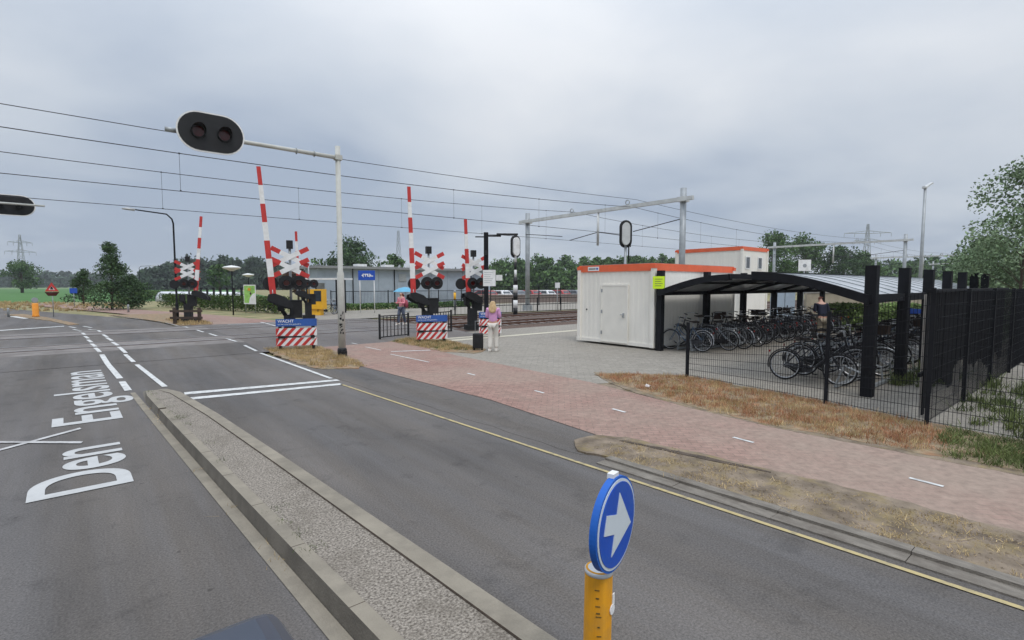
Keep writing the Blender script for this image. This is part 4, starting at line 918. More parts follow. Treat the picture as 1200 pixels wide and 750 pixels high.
# ------------------------------------------------------------------ bicycle shelters
def shelter(label, u0, u1, vp, vr, posts, mirror, hp, z_eave, z_top):
    """posts in a row at vp, curved roof from the eave at vp to its crest at vr"""
    t = thing('bicycle_shelter', label, 'bicycle shelter', (u0, vp, 0), group='black curved-roof bicycle shelters')
    dv = vr - vp; K = 8
    prof = []
    for i in range(K + 1):
        x = i / K; prof.append((dv * x, z_eave + (z_top - z_eave) * math.sin(x * math.pi / 2)))
    for p in posts:
        mb = MB(); mb.box((p - u0, 0, hp / 2), (.19, .19, hp)); mb.build('post', 'black_steel', t)
    for k, p in enumerate(posts):
        mb = MB()
        vs_ = [];
        for (y, z) in prof: vs_ += [(p - u0 - .045, y, z - .13), (p - u0 + .045, y, z - .13), (p - u0 + .045, y, z - .02), (p - u0 - .045, y, z - .02)]
        fs = [];
        for i in range(K):
            a, b = i * 4, i * 4 + 4; fs += [(a + j, a + (j + 1) % 4, b + (j + 1) % 4, b + j) for j in range(4)]
        fs += [(3, 2, 1, 0), (K * 4, K * 4 + 1, K * 4 + 2, K * 4 + 3)]; mb.add(vs_, fs); mb.build('rafter', 'black_steel', t)
    sh = MB(); a, b = -.12, u1 - u0; n = len(prof)
    vs_ = [(a, y, z) for y, z in prof] + [(b, y, z) for y, z in prof] + [(a, y, z + .012) for y, z in prof] + [(b, y, z + .012) for y, z in prof]
    fs = [(i, i + 1, n + i + 1, n + i) for i in range(n - 1)] + [(2 * n + i, 3 * n + i, 3 * n + i + 1, 2 * n + i + 1) for i in range(n - 1)]
    sh.add(vs_, fs); sh.build('roof_sheet', 'roof_sheet', t)
    sm = MB()
    kx = a + .6
    while kx < b:
        vs_ = []
        for y, z in prof: vs_ += [(kx - .012, y, z + .014), (kx + .012, y, z + .014), (kx + .012, y, z + .03), (kx - .012, y, z + .03)]
        fs = [];
        for i in range(K):
            q0, q1 = i * 4, i * 4 + 4; fs += [(q0 + j, q0 + (j + 1) % 4, q1 + (j + 1) % 4, q1 + j) for j in range(4)]
        sm.add(vs_, fs); kx += .95
    sm.build('sheet_seams', 'galv', t)
    ed = MB(); ed.box(((a + b) / 2, prof[0][0], z_eave - .03), (b - a, .09, .16)); ed.box(((a + b) / 2, prof[-1][0], z_top - .02), (b - a, .07, .14))
    ed.box(((a + b) / 2, prof[4][0], prof[4][1] - .06), (b - a, .05, .07)); ed.build('edge_beam', 'black_steel', t)
    fb = MB(); vs_ = []
    for y, z in prof: vs_ += [(a - .05, y, z - .14), (a, y, z - .14), (a, y, z + .04), (a - .05, y, z + .04)]
    fs = [(3, 2, 1, 0), (K * 4, K * 4 + 1, K * 4 + 2, K * 4 + 3)]
    for i in range(K):
        q0, q1 = i * 4, i * 4 + 4; fs += [(q0 + j, q0 + (j + 1) % 4, q1 + (j + 1) % 4, q1 + j) for j in range(4)]
    fb.add(vs_, fs); fb.build('end_arch', 'black_steel', t)
    return t
shelter('curved shelter against the white cabin, farther of the two', 14.3, 28.5, 9.72, 7.35, [14.35, 17.2, 19.95, 22.7, 25.4, 28.1], False, 2.62, 1.92, 2.42)
shelter('curved shelter nearest the mesh fence, with its grey roof seen from above', 11.5, 24.2, 3.13, 5.35, [11.5, 13.7, 15.8, 17.8, 19.7, 21.5, 23.4], True, 2.52, 1.92, 2.40)
# racks
for (u0, u1, v, lab) in ((14.9, 28, 9.15, 'long low steel bicycle rack under the farther shelter'), (11.9, 24, 3.55, 'long low steel bicycle rack under the nearer shelter')):
    t = thing('bicycle_rack', lab, 'bicycle rack', (u0, v, 0)); mb = MB(); mb.box(((u1 - u0) / 2, -.25, .06), (u1 - u0, .06, .06)); mb.box(((u1 - u0) / 2, .25, .06), (u1 - u0, .06, .06)); mb.build('rails', 'galv', t)
    x = 0
    while x < u1 - u0:
        mb = MB()
        for dx in (-.035, .035): mb.tube([(x + dx, -.25, .08), (x + dx, -.22, .38), (x + dx, .1, .5), (x + dx, .25, .08)], .012, 5)
        mb.build('wheel_holder', 'galv', t); x += .62

# ------------------------------------------------------------------ bicycles
def wheel(parent, x, name, r=.335):
    w_ = MB(); w_.ring((x, 0, r), r - .018, .02, n=32, m=6); wo = w_.build(name, 'rubber', parent)
    rim = MB(); rim.ring((x, 0, r), r - .042, .012, n=28, m=5); rim.build('rim', 'chrome', wo)
    sp = MB()
    for i in range(14):
        a = 2 * math.pi * i / 14; sp.tube([(x, .02 * (-1) ** i, r), (x + (r - .045) * math.cos(a), 0, r + (r - .045) * math.sin(a))], .0022, 3, False)
    sp.tube([(x, -.045, r), (x, .045, r)], .025, 8); sp.build('spokes', 'chrome', wo)
def bicycle(loc, rz, label, frame='bike_black', rack=True, basket=False, step=True, guard='bike_black', group='bicycles parked in the shelters', seat=.95):
    t = thing('bicycle', label, 'bicycle', loc, rz, group=group)
    wheel(t, -.52, 'rear_wheel'); wheel(t, .56, 'front_wheel')
    f = MB(); bb = (-.06, 0, .29); st_b = (-.18, 0, .80); hd = (.33, 0, .84); hb = (.37, 0, .70)
    f.tube([bb, st_b], .016, 8); f.tube([(-.52, .05, .335), (-.06, .04, .29)], .01, 6); f.tube([(-.52, -.05, .335), (-.06, -.04, .29)], .01, 6)
    f.tube([(-.52, .05, .335), (-.17, .02, .74)], .009, 6); f.tube([(-.52, -.05, .335), (-.17, -.02, .74)], .009, 6)
    if step: f.tube([bb, (.1, 0, .36), (.28, 0, .55), hb], .019, 8); f.tube([(-.115, 0, .52), (.05, 0, .50), (.22, 0, .62), hd], .014, 8)
    else: f.tube([bb, hb], .018, 8); f.tube([(-.17, 0, .77), hd], .016, 8)
    f.tube([(.325, 0, .88), (.385, 0, .66)], .02, 8); f.build('frame', frame, t)
    fk = MB(); fk.tube([(.385, .035, .66), (.47, .045, .50), (.56, .05, .335)], .01, 6); fk.tube([(.385, -.035, .66), (.47, -.045, .50), (.56, -.05, .335)], .01, 6); fk.build('fork', frame, t)
    hbm = MB().use('chrome'); hbm.tube([(.325, 0, .86), (.30, 0, 1.06)], .012, 8); hbm.tube([(.05, .29, 1.05), (.17, .27, 1.08), (.28, .15, 1.09), (.32, 0, 1.06), (.28, -.15, 1.09), (.17, -.27, 1.08), (.05, -.29, 1.05)], .011, 8)
    hbm.use('rubber').tube([(.03, .295, 1.045), (.15, .275, 1.075)], .016, 8); hbm.tube([(.03, -.295, 1.045), (.15, -.275, 1.075)], .016, 8); hbm.build('handlebar', None, t)
    s = MB(); s.use('chrome').tube([(-.17, 0, .78), (-.205, 0, seat - .03)], .012, 8)
    s.use('saddle').prism([(-.34, seat + .02), (-.32, seat - .04), (-.2, seat - .035), (-.06, seat - .01), (-.05, seat + .02), (-.18, seat + .025), (-.28, seat + .045)], -.05, .05, 'y'); s.box((-.28, 0, seat), (.12, .19, .05)); s.build('saddle', None, t)
    g_ = MB(); g_.ring((-.52, 0, .335), .36, .016, n=16, m=5, a0=R(5), a1=R(195)); g_.ring((.56, 0, .335), .36, .016, n=14, m=5, a0=R(30), a1=R(165)); g_.build('mudguard', guard, t)
    cg = MB(); cg.prism([(-.58, .30), (-.52, .385), (-.06, .37), (.03, .31), (.02, .23), (-.06, .20), (-.52, .27)], .05, .065, 'y'); cg.build('chain_guard', 'bike_black', t)
    pd = MB(); pd.tube([(-.06, .07, .29), (.06, .09, .18)], .009, 6); pd.tube([(-.06, -.07, .29), (-.18, -.09, .40)], .009, 6); pd.box((.06, .14, .18), (.09, .09, .02)); pd.box((-.18, -.14, .4), (.09, .09, .02)); pd.build('pedals', 'black', t)
    if rack:
        k = MB()
        for y in (-.06, 0, .06): k.tube([(-.78, y, .735), (-.26, y, .75)], .007, 5)
        for y in (-.07, .07): k.tube([(-.55, y, .74), (-.52, y, .34)], .006, 5)
        k.build('luggage_rack', frame, t)
    lp = MB(); lp.use('chrome').tube([(.40, 0, .80), (.45, 0, .80)], [.02, .035], 10); lp.use('tail_red').box((-.86, 0, .62), (.02, .06, .05)); lp.build('lights', None, t)
    if basket:
        b = MB(); b.prism([(.42, .84), (.74, .84), (.78, 1.06), (.40, 1.06)], -.2, .2, 'y'); b.build('basket', 'dark_wood', t)
    return t
protos = [bicycle((0, 0, 0), 0, '-', 'bike_black'), bicycle((0, 0, 0), 0, '-', 'bike_silver', guard='bike_silver', step=False), bicycle((0, 0, 0), 0, '-', 'bike_blue', guard='chrome'),
          bicycle((0, 0, 0), 0, '-', 'bike_black', basket=True), bicycle((0, 0, 0), 0, '-', 'bike_red', step=True), bicycle((0, 0, 0), 0, '-', 'bike_black', step=False, seat=1.0)]
names = ['black step-through bicycle', 'silver diamond-frame bicycle', 'blue-grey step-through bicycle', 'black bicycle with front basket', 'dark red step-through bicycle', 'black diamond-frame bicycle']
used = [False] * 6
rb_ = random.Random(5)
def put_bike(k, u, v, rz, label, lean=0., z=.012, group='bicycles parked in the shelters'):
    if not used[k]: o = protos[k]; used[k] = True; o.location = (u, v, z); o.rotation_euler = (lean, 0, rz); o['label'] = label; o['group'] = group
    else: o = copy_tree(protos[k], None, (u, v, z), rz, label); o.rotation_euler = (lean, 0, rz); o['group'] = group
    return o
seqL = [2, 5, 1, 0, 1, 3, 0, 5, 0, 4, 0, 3, 2, 0, 5, 1, 0, 3, 0, 5, 1, 0, 4, 0]
seqL2 = [0, 0, 3, 1, 5]
u = 15.0
for i, k in enumerate(seqL):
    put_bike(k, u + rb_.uniform(-.05, .05), 8.75 + rb_.uniform(-.12, .12) + (.35 if i < 2 else 0), R(90) + R(rb_.uniform(-9, 7) + 4), f'{names[k]}, {ORD[i]} from the cabin corner in the farther shelter', R(rb_.uniform(-7, 7)), z=.012 + (.12 if i % 2 else 0)); u += .47
seqR = [0, 5, 1, 0, 1, 3, 2, 0, 1, 4, 5, 0, 1, 3, 0, 2, 5, 0, 1, 0]
u = 12.15
for i, k in enumerate(seqR):
    put_bike(k, u + rb_.uniform(-.06, .06), 4.25 + rb_.uniform(-.15, .15), R(-90) + R(rb_.uniform(2, 22)), f'{names[k]}, {ORD[i]} from the mesh fence in the nearer shelter', R(rb_.uniform(-6, 6)), z=.012 + (.12 if i % 2 else 0)); u += .47
for i, (px, d, k) in enumerate(((384, 37, 0), (392, 38.5, 2), (315, 40, 5), (322, 41, 0))):
    put_bike(k, *at(px, d), R(20 + 40 * i), f'{names[k]} parked ' + ('by the yellow ticket kiosk' if i == 0 else 'right of the ticket kiosk behind signal pole' if i == 1 else 'right of the green info board' if i == 2 else 'between info board and first barrier'), group='bicycles by the station forecourt')

# ------------------------------------------------------------------ mesh fence
def mesh_panel(p0, p1, h0, h1, name_parent, m='black_steel'):
    p0 = Vector((*p0, 0)); p1 = Vector((*p1, 0)); d = p1 - p0; ln = d.length; d.normalize(); mb = MB(); n = int(ln / .05)
    for i in range(n + 1):
        x = ln * i / n; hh = h0 + (h1 - h0) * x / ln; q_ = p0 + d * x; mb.box((q_.x, q_.y, .06 + (hh - .06) / 2), (.005, .005, hh - .06), math.atan2(d.y, d.x))
    k = int(max(h0, h1) / .2)
    for j in range(k + 1):
        f = j / k; a = p0 + Vector((0, 0, .08 + (h0 - .1) * f)); b = p1 + Vector((0, 0, .08 + (h1 - .1) * f)); mb.tube([a, b], .0045, 4, False)
    return mb.build('mesh_panel', m, name_parent)
F = [(10.62, 6.44), (10.16, 3.39), (9.78, 1.87), (9.55, -.8), (9.4, -3.5)]; hF = [1.27, 1.66, 2.08, 2.08, 2.08]
t = thing('mesh_fence', 'black welded mesh fence along the dry verge in front of the bicycles', 'fence', (0, 0, 0))
for i, (p, h) in enumerate(zip(F, hF)):
    mb = MB(); mb.box((p[0], p[1], h / 2 + .01), (.06, .06, h + .03), R(10)); mb.build('post', 'black_steel', t)
for i in range(len(F) - 1): mesh_panel(F[i], F[i + 1], hF[i] - .12 * (i == 0), hF[i + 1], t)
t = thing('mesh_fence', 'black mesh fence running back from corner post along the slat screen', 'fence', (0, 0, 0))
q0 = F[2]
for i in range(1, 5):
    mb = MB(); mb.box((q0[0] + i * 2.5, q0[1] - i * .03, 1.04), (.06, .06, 2.08)); mb.build('post', 'black_steel', t)
    mesh_panel((q0[0] + (i - 1) * 2.5 + .04, q0[1] - (i - 1) * .03), (q0[0] + i * 2.5, q0[1] - i * .03), 2.06, 2.06, t)
# dark slat screen
t = thing('slat_screen', 'dark vertical slat screen behind the corner of the mesh fence', 'screen', (9.95, 1.98, 0))
rs = random.Random(3); mb = MB(); x = .0
while x < 7.7:
    zb = .30 + .28 * abs(math.sin(x * 1.7)) + (.22 if x > 2 else 0) * (x < 4); 
    if x < .5: zb = .12 + x * .6
    mb.box((x + .07, rs.uniform(-.01, .01), (zb + 2.04) / 2), (.135, .02, 2.04 - zb)); x += .15
o = mb.build('slats', 'black_steel', t)
for i in range(4): mb = MB(); mb.box((.4 + i * 2.5, .07, 1.0), (.08, .08, 2.0)); mb.build('post', 'concrete', t)
mb = MB(); mb.box((3.85, -.03, 2.06), (7.8, .07, .05)); mb.box((3.85, .04, .75), (7.8, .04, .06)); mb.build('top_rail', 'black_steel', t)

# ------------------------------------------------------------------ station building and forecourt
t = thing('station_building', 'long low grey metal clad station building with flat roof', 'building', (19.6, 57.0, 0))
mb = MB(); LU = 23.8; LV = 4.0
x = 0
while x < LU:
    mb.span((x, 0, 0), (min(LU, x + 2.36), LV, 4.0)); mb.span((min(LU, x + 2.36), .05, 0), (min(LU, x + 2.4), LV - .05, 4.0)); x += 2.4
mb.build('wall', 'station_wall', t)
mb = MB(); mb.span((-.5, -.6, 4.0), (LU + .5, LV + .4, 4.28)); mb.build('roof', 'station_roof', t)
for x in (5.0, 8.5, 12, 16): mb = MB(); mb.span((x, 1, 4.28), (x + 1.2, 2.2, 4.62)); mb.build('skylight', 'white', t)
for x in (4.0, 9.2, 20.5): mb = MB(); mb.tube([(x, -.08, 0), (x, -.08, 4.0)], .06, 8); mb.build('downpipe', 'black_steel', t)
for x, z in ((9.8, 2.6),): mb = MB(); mb.span((x, -.08, z), (x + 1.0, -.0, z + .9)); mb.build('vent_grille', 'galv', t)
def rail_fence(label, p0, p1, h, step, rails, m='black_steel', mesh=0, name='rail_fence', pw=.07):
    p0 = Vector(p0); p1 = Vector(p1); d = p1 - p0; ln = d.length; t = thing(name, label, 'fence', (p0.x, p0.y, 0), math.atan2(d.y, d.x))
    n = max(1, int(ln / step))
    for i in range(n + 1):
        mb = MB(); mb.box((ln * i / n, 0, h / 2), (pw, pw, h)); mb.build('post', m, t)
    mb = MB()
    for z in rails: mb.box((ln / 2, 0, z), (ln, .03, .05))
    if mesh:
        k = int(ln / mesh)
        for i in range(k + 1): mb.box((ln * i / k, 0, h / 2), (.012, .012, h - .1))
    mb.build('rails', m, t); return t
rail_fence('dark barred fence in front of the station building', at(388, 43), at(566, 52), 1.7, 2.4, (.25, 1.6), mesh=.13)
rail_fence('dark post and rail fence in front of the white cloches', at(236, 50), at(292, 46), 1.9, 1.0, (.9, 1.3), 'black_matt', pw=.14)
rail_fence('black track fence running from the lamp post to behind the cabin', (17.5, 30.6), (60, 30.6), 1.15, 2.6, (.6, 1.1), mesh=.35)
rail_fence('tall dark fence posts beyond the track fence', at(575, 50), at(700, 62), 2.1, 3.2, (1.0, 2.0), mesh=.6)
t = thing('station_sign', 'blue station sign with white arrow emblem on two white poles', 'sign', (*at(430.5, 39.5), 0), R(-52))
for x in (-.6, .6): mb = MB(); mb.tube([(x, 0, 0), (x, 0, 3.2)], .035, 8); mb.build('pole', 'white', t)
mb = MB(); mb.span((-.7, -.06, 2.52), (.7, -.04, 3.26)); mb.build('sign_panel', 'blue', t)
mb = MB()
for (x, z, w_, h) in ((-.32, 2.94, .5, .07), (.06, 2.80, .5, .07)): mb.span((x, -.066, z), (x + w_, -.062, z + h))
mb.prism([(-.42, 2.89), (-.24, 3.05), (-.24, 2.73)], -.066, -.062, 'y'); mb.prism([(.42, 2.89), (.24, 3.05), (.24, 2.73)], -.066, -.062, 'y'); mb.span((-.12, -.067, 2.80), (-.05, -.0625, 3.0)); mb.span((.05, -.067, 2.8), (.12, -.0625, 3.0))
mb.build('emblem', 'white', t)
t = thing('ticket_machine', 'yellow ticket machine with dark screen under the small canopy', 'ticket machine', (*at(372, 36.5), 0), R(-52))
mb = MB(); mb.span((-.55, -.3, .45), (.55, .3, 1.85)); mb.span((-.35, -.2, 0), (.35, .2, .45)); mb.build('body', 'yellow_box', t)
mb = MB(); mb.span((-.05, -.32, 1.0), (.5, -.302, 1.75)); mb.build('screen', 'screen', t)
t = thing('forecourt_canopy', 'small flat white canopy on dark posts above the ticket machine', 'canopy', (*at(378, 39), 0), R(-52))
for x, y in ((-1.3, 0), (1.2, 0), (-1.3, 1.2), (1.2, 1.2)): mb = MB(); mb.box((x, y, 1.28), (.1, .1, 2.55)); mb.build('post', 'black_steel', t)
mb = MB(); mb.span((-1.5, -.3, 2.55), (1.7, 1.5, 2.67)); mb.build('roof', 'white', t)
mb = MB(); mb.span((-1.25, 1.18, .5), (-.55, 1.22, 2.3)); mb.build('side_panel', 'galv', t)
t = thing('info_board', 'green and white map board on posts beside the hedge', 'info board', (*at(293.5, 39), 0), R(-62))
for x in (-.5, .5): mb = MB(); mb.tube([(x, 0, 0), (x, 0, 2.15)], .03, 8); mb.build('pole', 'galv', t)
mb = MB(); mb.span((-.62, -.05, .7), (.62, -.03, 2.17)); mb.build('panel', 'white', t)
mb = MB(); mb.use('board_green').prism([(-.56, .8), (-.1, .78), (.02, 1.2), (.35, 1.5), (.56, 1.55), (.56, 2.1), (-.56, 2.1)], -.056, -.052, 'y'); mb.use('dark_wood').prism([(.0, 1.5), (.12, 1.35), (.22, 1.52), (.12, 1.62)], -.06, -.057, 'y'); mb.use('bollard').prism([(-.2, 1.75), (.1, 1.7), (.15, 1.88), (-.12, 1.95)], -.06, -.057, 'y'); mb.build('map_print', None, t)
# white cloches
for i, (px, d) in enumerate(((240, 66), (254, 65), (268, 64), (281, 63))):
    u_, v_ = at(px, d); t = thing('plastic_cloche', f'low white film tunnel, {ORD[i]} from the left behind the post fence', 'cloche', (u_, v_, 0), R(35), group='white film tunnels beyond the hedge')
    mb = MB(); mb.smooth = True; mb.prism([(-.9, 0), (-.85, .6), (-.5, 1.1), (0, 1.3), (.5, 1.1), (.85, .6), (.9, 0)], 0, 7, 'y'); mb.build('film', 'film', t)
    mb = MB()
    for y in (0, 3.5, 7): mb.tube([(-.92, y, 0), (-.87, y, .6), (-.52, y, 1.12), (0, y, 1.32), (.52, y, 1.12), (.87, y, .6), (.92, y, 0)], .03, 5)
    mb.build('hoops', 'galv', t)
# signs by the far bend
t = thing('warning_sign', 'red edged triangular warning sign at the far road bend', 'road sign', (*at(62, 34.5), 0), R(-20))
mb = MB(); mb.tube([(0, 0, 0), (0, 0, 2.0)], .03, 8); mb.build('pole', 'galv', t)
mb = MB(); mb.use('red').prism([(-.38, 1.72), (.38, 1.72), (0, 2.32)], -.05, -.035, 'y'); mb.use('white').prism([(-.17, 1.82), (.17, 1.82), (0, 2.08)], -.054, -.051, 'y'); mb.use('black'); mb.prism([(-.1, 1.85), (.1, 1.85), (.03, 2.05), (-.03, 2.05)], -.058, -.055, 'y'); mb.build('sign_panel', None, t)
mb = MB(); mb.use('lens_red').prism([(-.40, 1.68), (.40, 1.68), (.22, 1.42), (-.22, 1.42)], -.05, -.035, 'y'); mb.build('under_plate', None, t)
t = thing('blue_road_sign', 'small blue road sign left of the young conical tree', 'road sign', (*at(87, 50), 0), R(-20))
mb = MB(); mb.tube([(0, 0, 0), (0, 0, 1.8)], .03, 8); mb.build('pole', 'galv', t); mb = MB(); mb.span((-.3, -.05, 1.35), (.3, -.03, 1.85)); mb.build('sign_panel', 'blue', t)
t = thing('platform_sign', 'white square platform sign on grey pole under the second gantry', 'sign', (*at(941, 44), 0), R(-48))
mb = MB(); mb.tube([(0, 0, 0), (0, 0, 4.0)], .05, 8); mb.build('pole', 'galv', t); mb = MB(); mb.use('white').span((-.5, -.06, 3.35), (.5, -.04, 4.3)); mb.use('galv'); disc(mb, (0, -.064, 3.8), .16, .006); mb.build('sign_panel', None, t)
t = thing('track_sign', 'small white plate on a thin post beyond the tracks left of cabin', 'sign', (*at(653, 42), 0), R(-30))
mb = MB(); mb.tube([(0, 0, 0), (0, 0, 2.1)], .03, 8); mb.build('pole', 'galv', t); mb = MB(); mb.span((-.2, -.05, 1.9), (.2, -.03, 2.35)); mb.build('sign_panel', 'white', t)
# low wall and parked cars beyond the tracks
t = thing('brick_wall', 'long low red brick wall beyond the railway right of signal', 'wall', (*at(560, 60), 0), 0)
a = Vector(at(560, 60)); b = Vector(at(830, 74)); d = b - a; t.rotation_euler = (0, 0, math.atan2(d.y, d.x)); mb = MB(); mb.span((0, 0, 0), (d.length, .25, .95)); mb.build('wall_body', 'redbrick', t); mb = MB(); mb.span((0, -.03, .95), (d.length, .28, 1.02)); mb.build('coping', 'concrete', t)
def car(loc, rz, label, paint, group='cars parked beyond the tracks', name='parked_car'):
    t = thing(name, label, 'car', loc, rz, group=group)
    b = MB(); b.smooth = True
    low = [(-2.1, .35), (-2.12, .75), (-1.95, .95), (-1.0, 1.0), (1.1, .95), (1.95, .82), (2.1, .6), (2.08, .32)]
    top = [(-1.95, .95), (-1.55, 1.38), (-1.2, 1.47), (.1, 1.46), (.45, 1.36), (1.15, .95)]
    n = len(low); W = .88
    b.prism(low, -W, W, 'y'); b.smooth = False
    # cabin, narrower at the roof
    vs_ = []
    for sgn in (-1, 1): vs_ += [(x, sgn * (W - .02 - .16 * (z - .95) / .52), z) for x, z in top]
    k = len(top); b.add(vs_, [tuple(range(k)), tuple(range(2 * k - 1, k - 1, -1))] + [(i, k + i, k + i + 1, i + 1) for i in range(k - 1)])
    bo = b.build('body', paint, t); bv = bo.modifiers.new('bevel', 'BEVEL'); bv.width = .05; bv.segments = 3; bv.limit_method = 'ANGLE'
    gl = MB()
    for sgn in (-1, 1):
        y = lambda z: sgn * (W - .012 - .16 * (z - .95) / .52)
        for pts in (((-1.62, 1.02), (-1.42, 1.36), (-.62, 1.38), (-.62, 1.02)), ((-.55, 1.02), (-.55, 1.38), (.10, 1.38), (.85, 1.02))):
            vs_ = [(x, y(z) + sgn * .006, z) for x, z in pts]; gl.add(vs_, [(0, 1, 2, 3) if sgn > 0 else (3, 2, 1, 0)])
    gl.build('side_window', 'glass', t)
    ws = MB(); ws.add([(1.12, -.75, .99), (1.12, .75, .99), (.50, .66, 1.365), (.50, -.66, 1.365)], [(0, 1, 2, 3)]); ws.build('windscreen', 'glass', t)
    rw = MB(); rw.add([(-1.86, -.66, 1.05), (-1.86, .66, 1.05), (-1.60, .58, 1.33), (-1.60, -.58, 1.33)], [(3, 2, 1, 0)]); o = rw.build('rear_window', 'glass', t); o.location = (-.006, 0, .004)
    o = ws and t.children[-2]; 
    for x in (-1.3, 1.35):
        for y in (-.84, .84):
            wl = MB(); wl.tube([(x, y - .09, .32), (x, y + .09, .32)], .32, 20); wo = wl.build('wheel', 'rubber', t)
            hc = MB(); disc(hc, (x, y + (.092 if y > 0 else -.092), .32), .2, .02); hc.build('hubcap', 'galv_light', wo)
    for y in (-.68, .68):
        l_ = MB(); l_.box((-2.1, y, .82), (.06, .26, .2)); l_.build('tail_light', 'tail_red', t); l_ = MB(); l_.box((2.04, y, .68), (.08, .3, .14)); l_.build('headlight', 'lamp_glass', t)
    return t
car_cols = ['car_red', 'car_white', 'car_grey', 'car_red', 'car_white', 'car_red', 'car_grey', 'car_red']; lab = {'car_red': 'dark red', 'car_white': 'white', 'car_grey': 'grey'}
cp = {}
for i, k in enumerate(car_cols):
    u_, v_ = at(566 + i * 17, 66 + i * .8)
    lb = f'{lab[k]} parked car behind the brick wall, {ORD[i]} from the left'
    if k not in cp: cp[k] = car((u_, v_, .0), R(95), lb, k)
    else: copy_tree(cp[k], None, (u_, v_, .0), R(95 + i), lb)
c = car((-.41, -.27, 0), R(-90), 'blue-grey car right beneath the viewpoint, only its tail in view', 'car_paint', group=None, name='car')
if 'group' in c: del c['group']
mb = MB(); mb.box((-1.915, 0, .955), (.022, 1.0, .006)); mb.build('tailgate_seal', 'black', c)

# blue parasol, bins, boxes
t = thing('parasol', 'light blue parasol open beside the station sign', 'parasol', (*at(475, 41), 0))
mb = MB(); n = 8; R0 = 1.0; vs_ = [(0, 0, 2.0)] + [(R0 * math.cos(2 * math.pi * i / 16) * (1 if i % 2 == 0 else .93), R0 * math.sin(2 * math.pi * i / 16) * (1 if i % 2 == 0 else .93), 1.62) for i in range(16)] + [(R0 * .55 * math.cos(2 * math.pi * i / 16), R0 * .55 * math.sin(2 * math.pi * i / 16), 1.88) for i in range(16)]
mb.add(vs_, [(0, 17 + i, 17 + (i + 1) % 16) for i in range(16)] + [(17 + i, 1 + i, 1 + (i + 1) % 16, 17 + (i + 1) % 16) for i in range(16)]); mb.build('canopy', 'parasol', t)
mb = MB(); mb.tube([(0, 0, 0), (0, 0, 2.02)], .025, 8); mb.lathe([(.28, 0), (.28, .06), (.05, .1)], n=16); mb.build('pole', 'galv', t)
t = thing('utility_cabinet', 'pale blue-grey cabinet standing behind the far end of farther shelter', 'cabinet', (*at(917, 27), 0), R(-45))
mb = MB(); mb.span((-.5, -.3, .1), (.5, .3, 1.85)); mb.build('body', 'grey_box', t); mb = MB(); mb.span((-.55, -.35, 1.85), (.55, .35, 1.92)); mb.span((-.5, -.3, 0), (.5, .3, .1)); mb.build('cap', 'galv', t); mb = MB(); mb.span((-.02, -.305, .15), (.0, -.3, 1.8)); mb.span((.1, -.32, .9), (.14, -.302, 1.1)); mb.build('door_seam', 'black', t)
t = thing('waste_bin', 'dark blue bin behind the black screen posts', 'bin', (*at(1072, 20), 0), R(-45))
mb = MB(); mb.prism([(-.3, .1), (.3, .1), (.38, 1.05), (-.38, 1.05)], -.3, .3, 'y'); mb.build('body', 'black', t); mb = MB(); mb.prism([(-.42, 1.05), (.42, 1.05), (.38, 1.2), (-.38, 1.25)], -.34, .34, 'y'); mb.build('lid', 'blue', t)
for px, d, lb in ((533, 44, 'yellow and grey marker post before the station fence'),):
    t = thing('marker_post', lb, 'post', (*at(px, d), 0)); mb = MB(); mb.use('galv').tube([(0, 0, 0), (0, 0, .9)], .1, 10); mb.use('yellow_box').tube([(0, 0, .9), (0, 0, 1.5)], .11, 10); mb.use('galv').tube([(0, 0, 1.5), (0, 0, 1.7)], .1, 10); mb.build('post', None, t)
t = thing('garden_wall', 'tan rendered low wall behind the nearer bicycle shelter', 'wall', (*at(945, 27), 0)); a = Vector(at(945, 27)); b = Vector(at(1095, 27)); d = b - a; t.rotation_euler = (0, 0, math.atan2(d.y, d.x))
mb = MB(); mb.span((0, 0, 0), (d.length, .2, 1.72)); mb.build('wall_body', 'tan_wall', t); mb = MB(); mb.span((0, -.03, 1.72), (d.length, .23, 1.78)); mb.build('coping', 'concrete', t)

# ------------------------------------------------------------------ pylons
def pylon(px, d, h, label, arms, base=3.0, rot=0., r=.16):
    t = thing('power_pylon', label, 'pylon', (*at(px, d), 0), rot); mb = MB(); lv = 9; pr = []
    for i in range(lv + 1):
        z = h * i / lv; w_ = base * (1 - i / lv) ** 1.2 + .45; pr.append((z, w_))
    for (z0, w0), (z1, w1) in zip(pr, pr[1:]):
        for a, b in (((-1, -1), (1, -1)), ((1, -1), (1, 1)), ((1, 1), (-1, 1)), ((-1, 1), (-1, -1))):
            mb.tube([(a[0] * w0, a[1] * w0, z0), (a[0] * w1, a[1] * w1, z1)], r, 4, False); mb.tube([(a[0] * w0, a[1] * w0, z0), (b[0] * w1, b[1] * w1, z1)], r * .6, 4, False); mb.tube([(a[0] * w1, a[1] * w1, z1), (b[0] * w1, b[1] * w1, z1)], r * .5, 4, False)
    mb.build('lattice_tower', 'galv', t)
    for z, ln in arms:
        am = MB()
        for s in (-1, 1):
            for y in (-.5, .5): am.tube([(0, y, z), (s * ln, 0, z + .3)], r * .8, 4, False); am.tube([(0, y, z + 1.8), (s * ln, 0, z + .3)], r * .8, 4, False)
            for f in (.25, .5, .75): am.tube([(s * ln * f, 0, z + .1), (s * ln * f, 0, z + 1.8 - 1.5 * f)], r * .5, 4, False)
            for f in (.55, 1): am.tube([(s * ln * f, 0, z), (s * ln * f, 0, z - 2.2)], r * .7, 4, False)
        am.build('cross_arm', 'galv', t)
    return t
pylon(28, 390, 40, 'faint power pylon beyond the field at far left', ((27, 9), (34, 7)), rot=R(20), r=.2)
pylon(1013, 340, 42, 'power pylon above the trees right of the stacked cabins', ((36, 14), (31, 8)), rot=R(-50), r=.2)
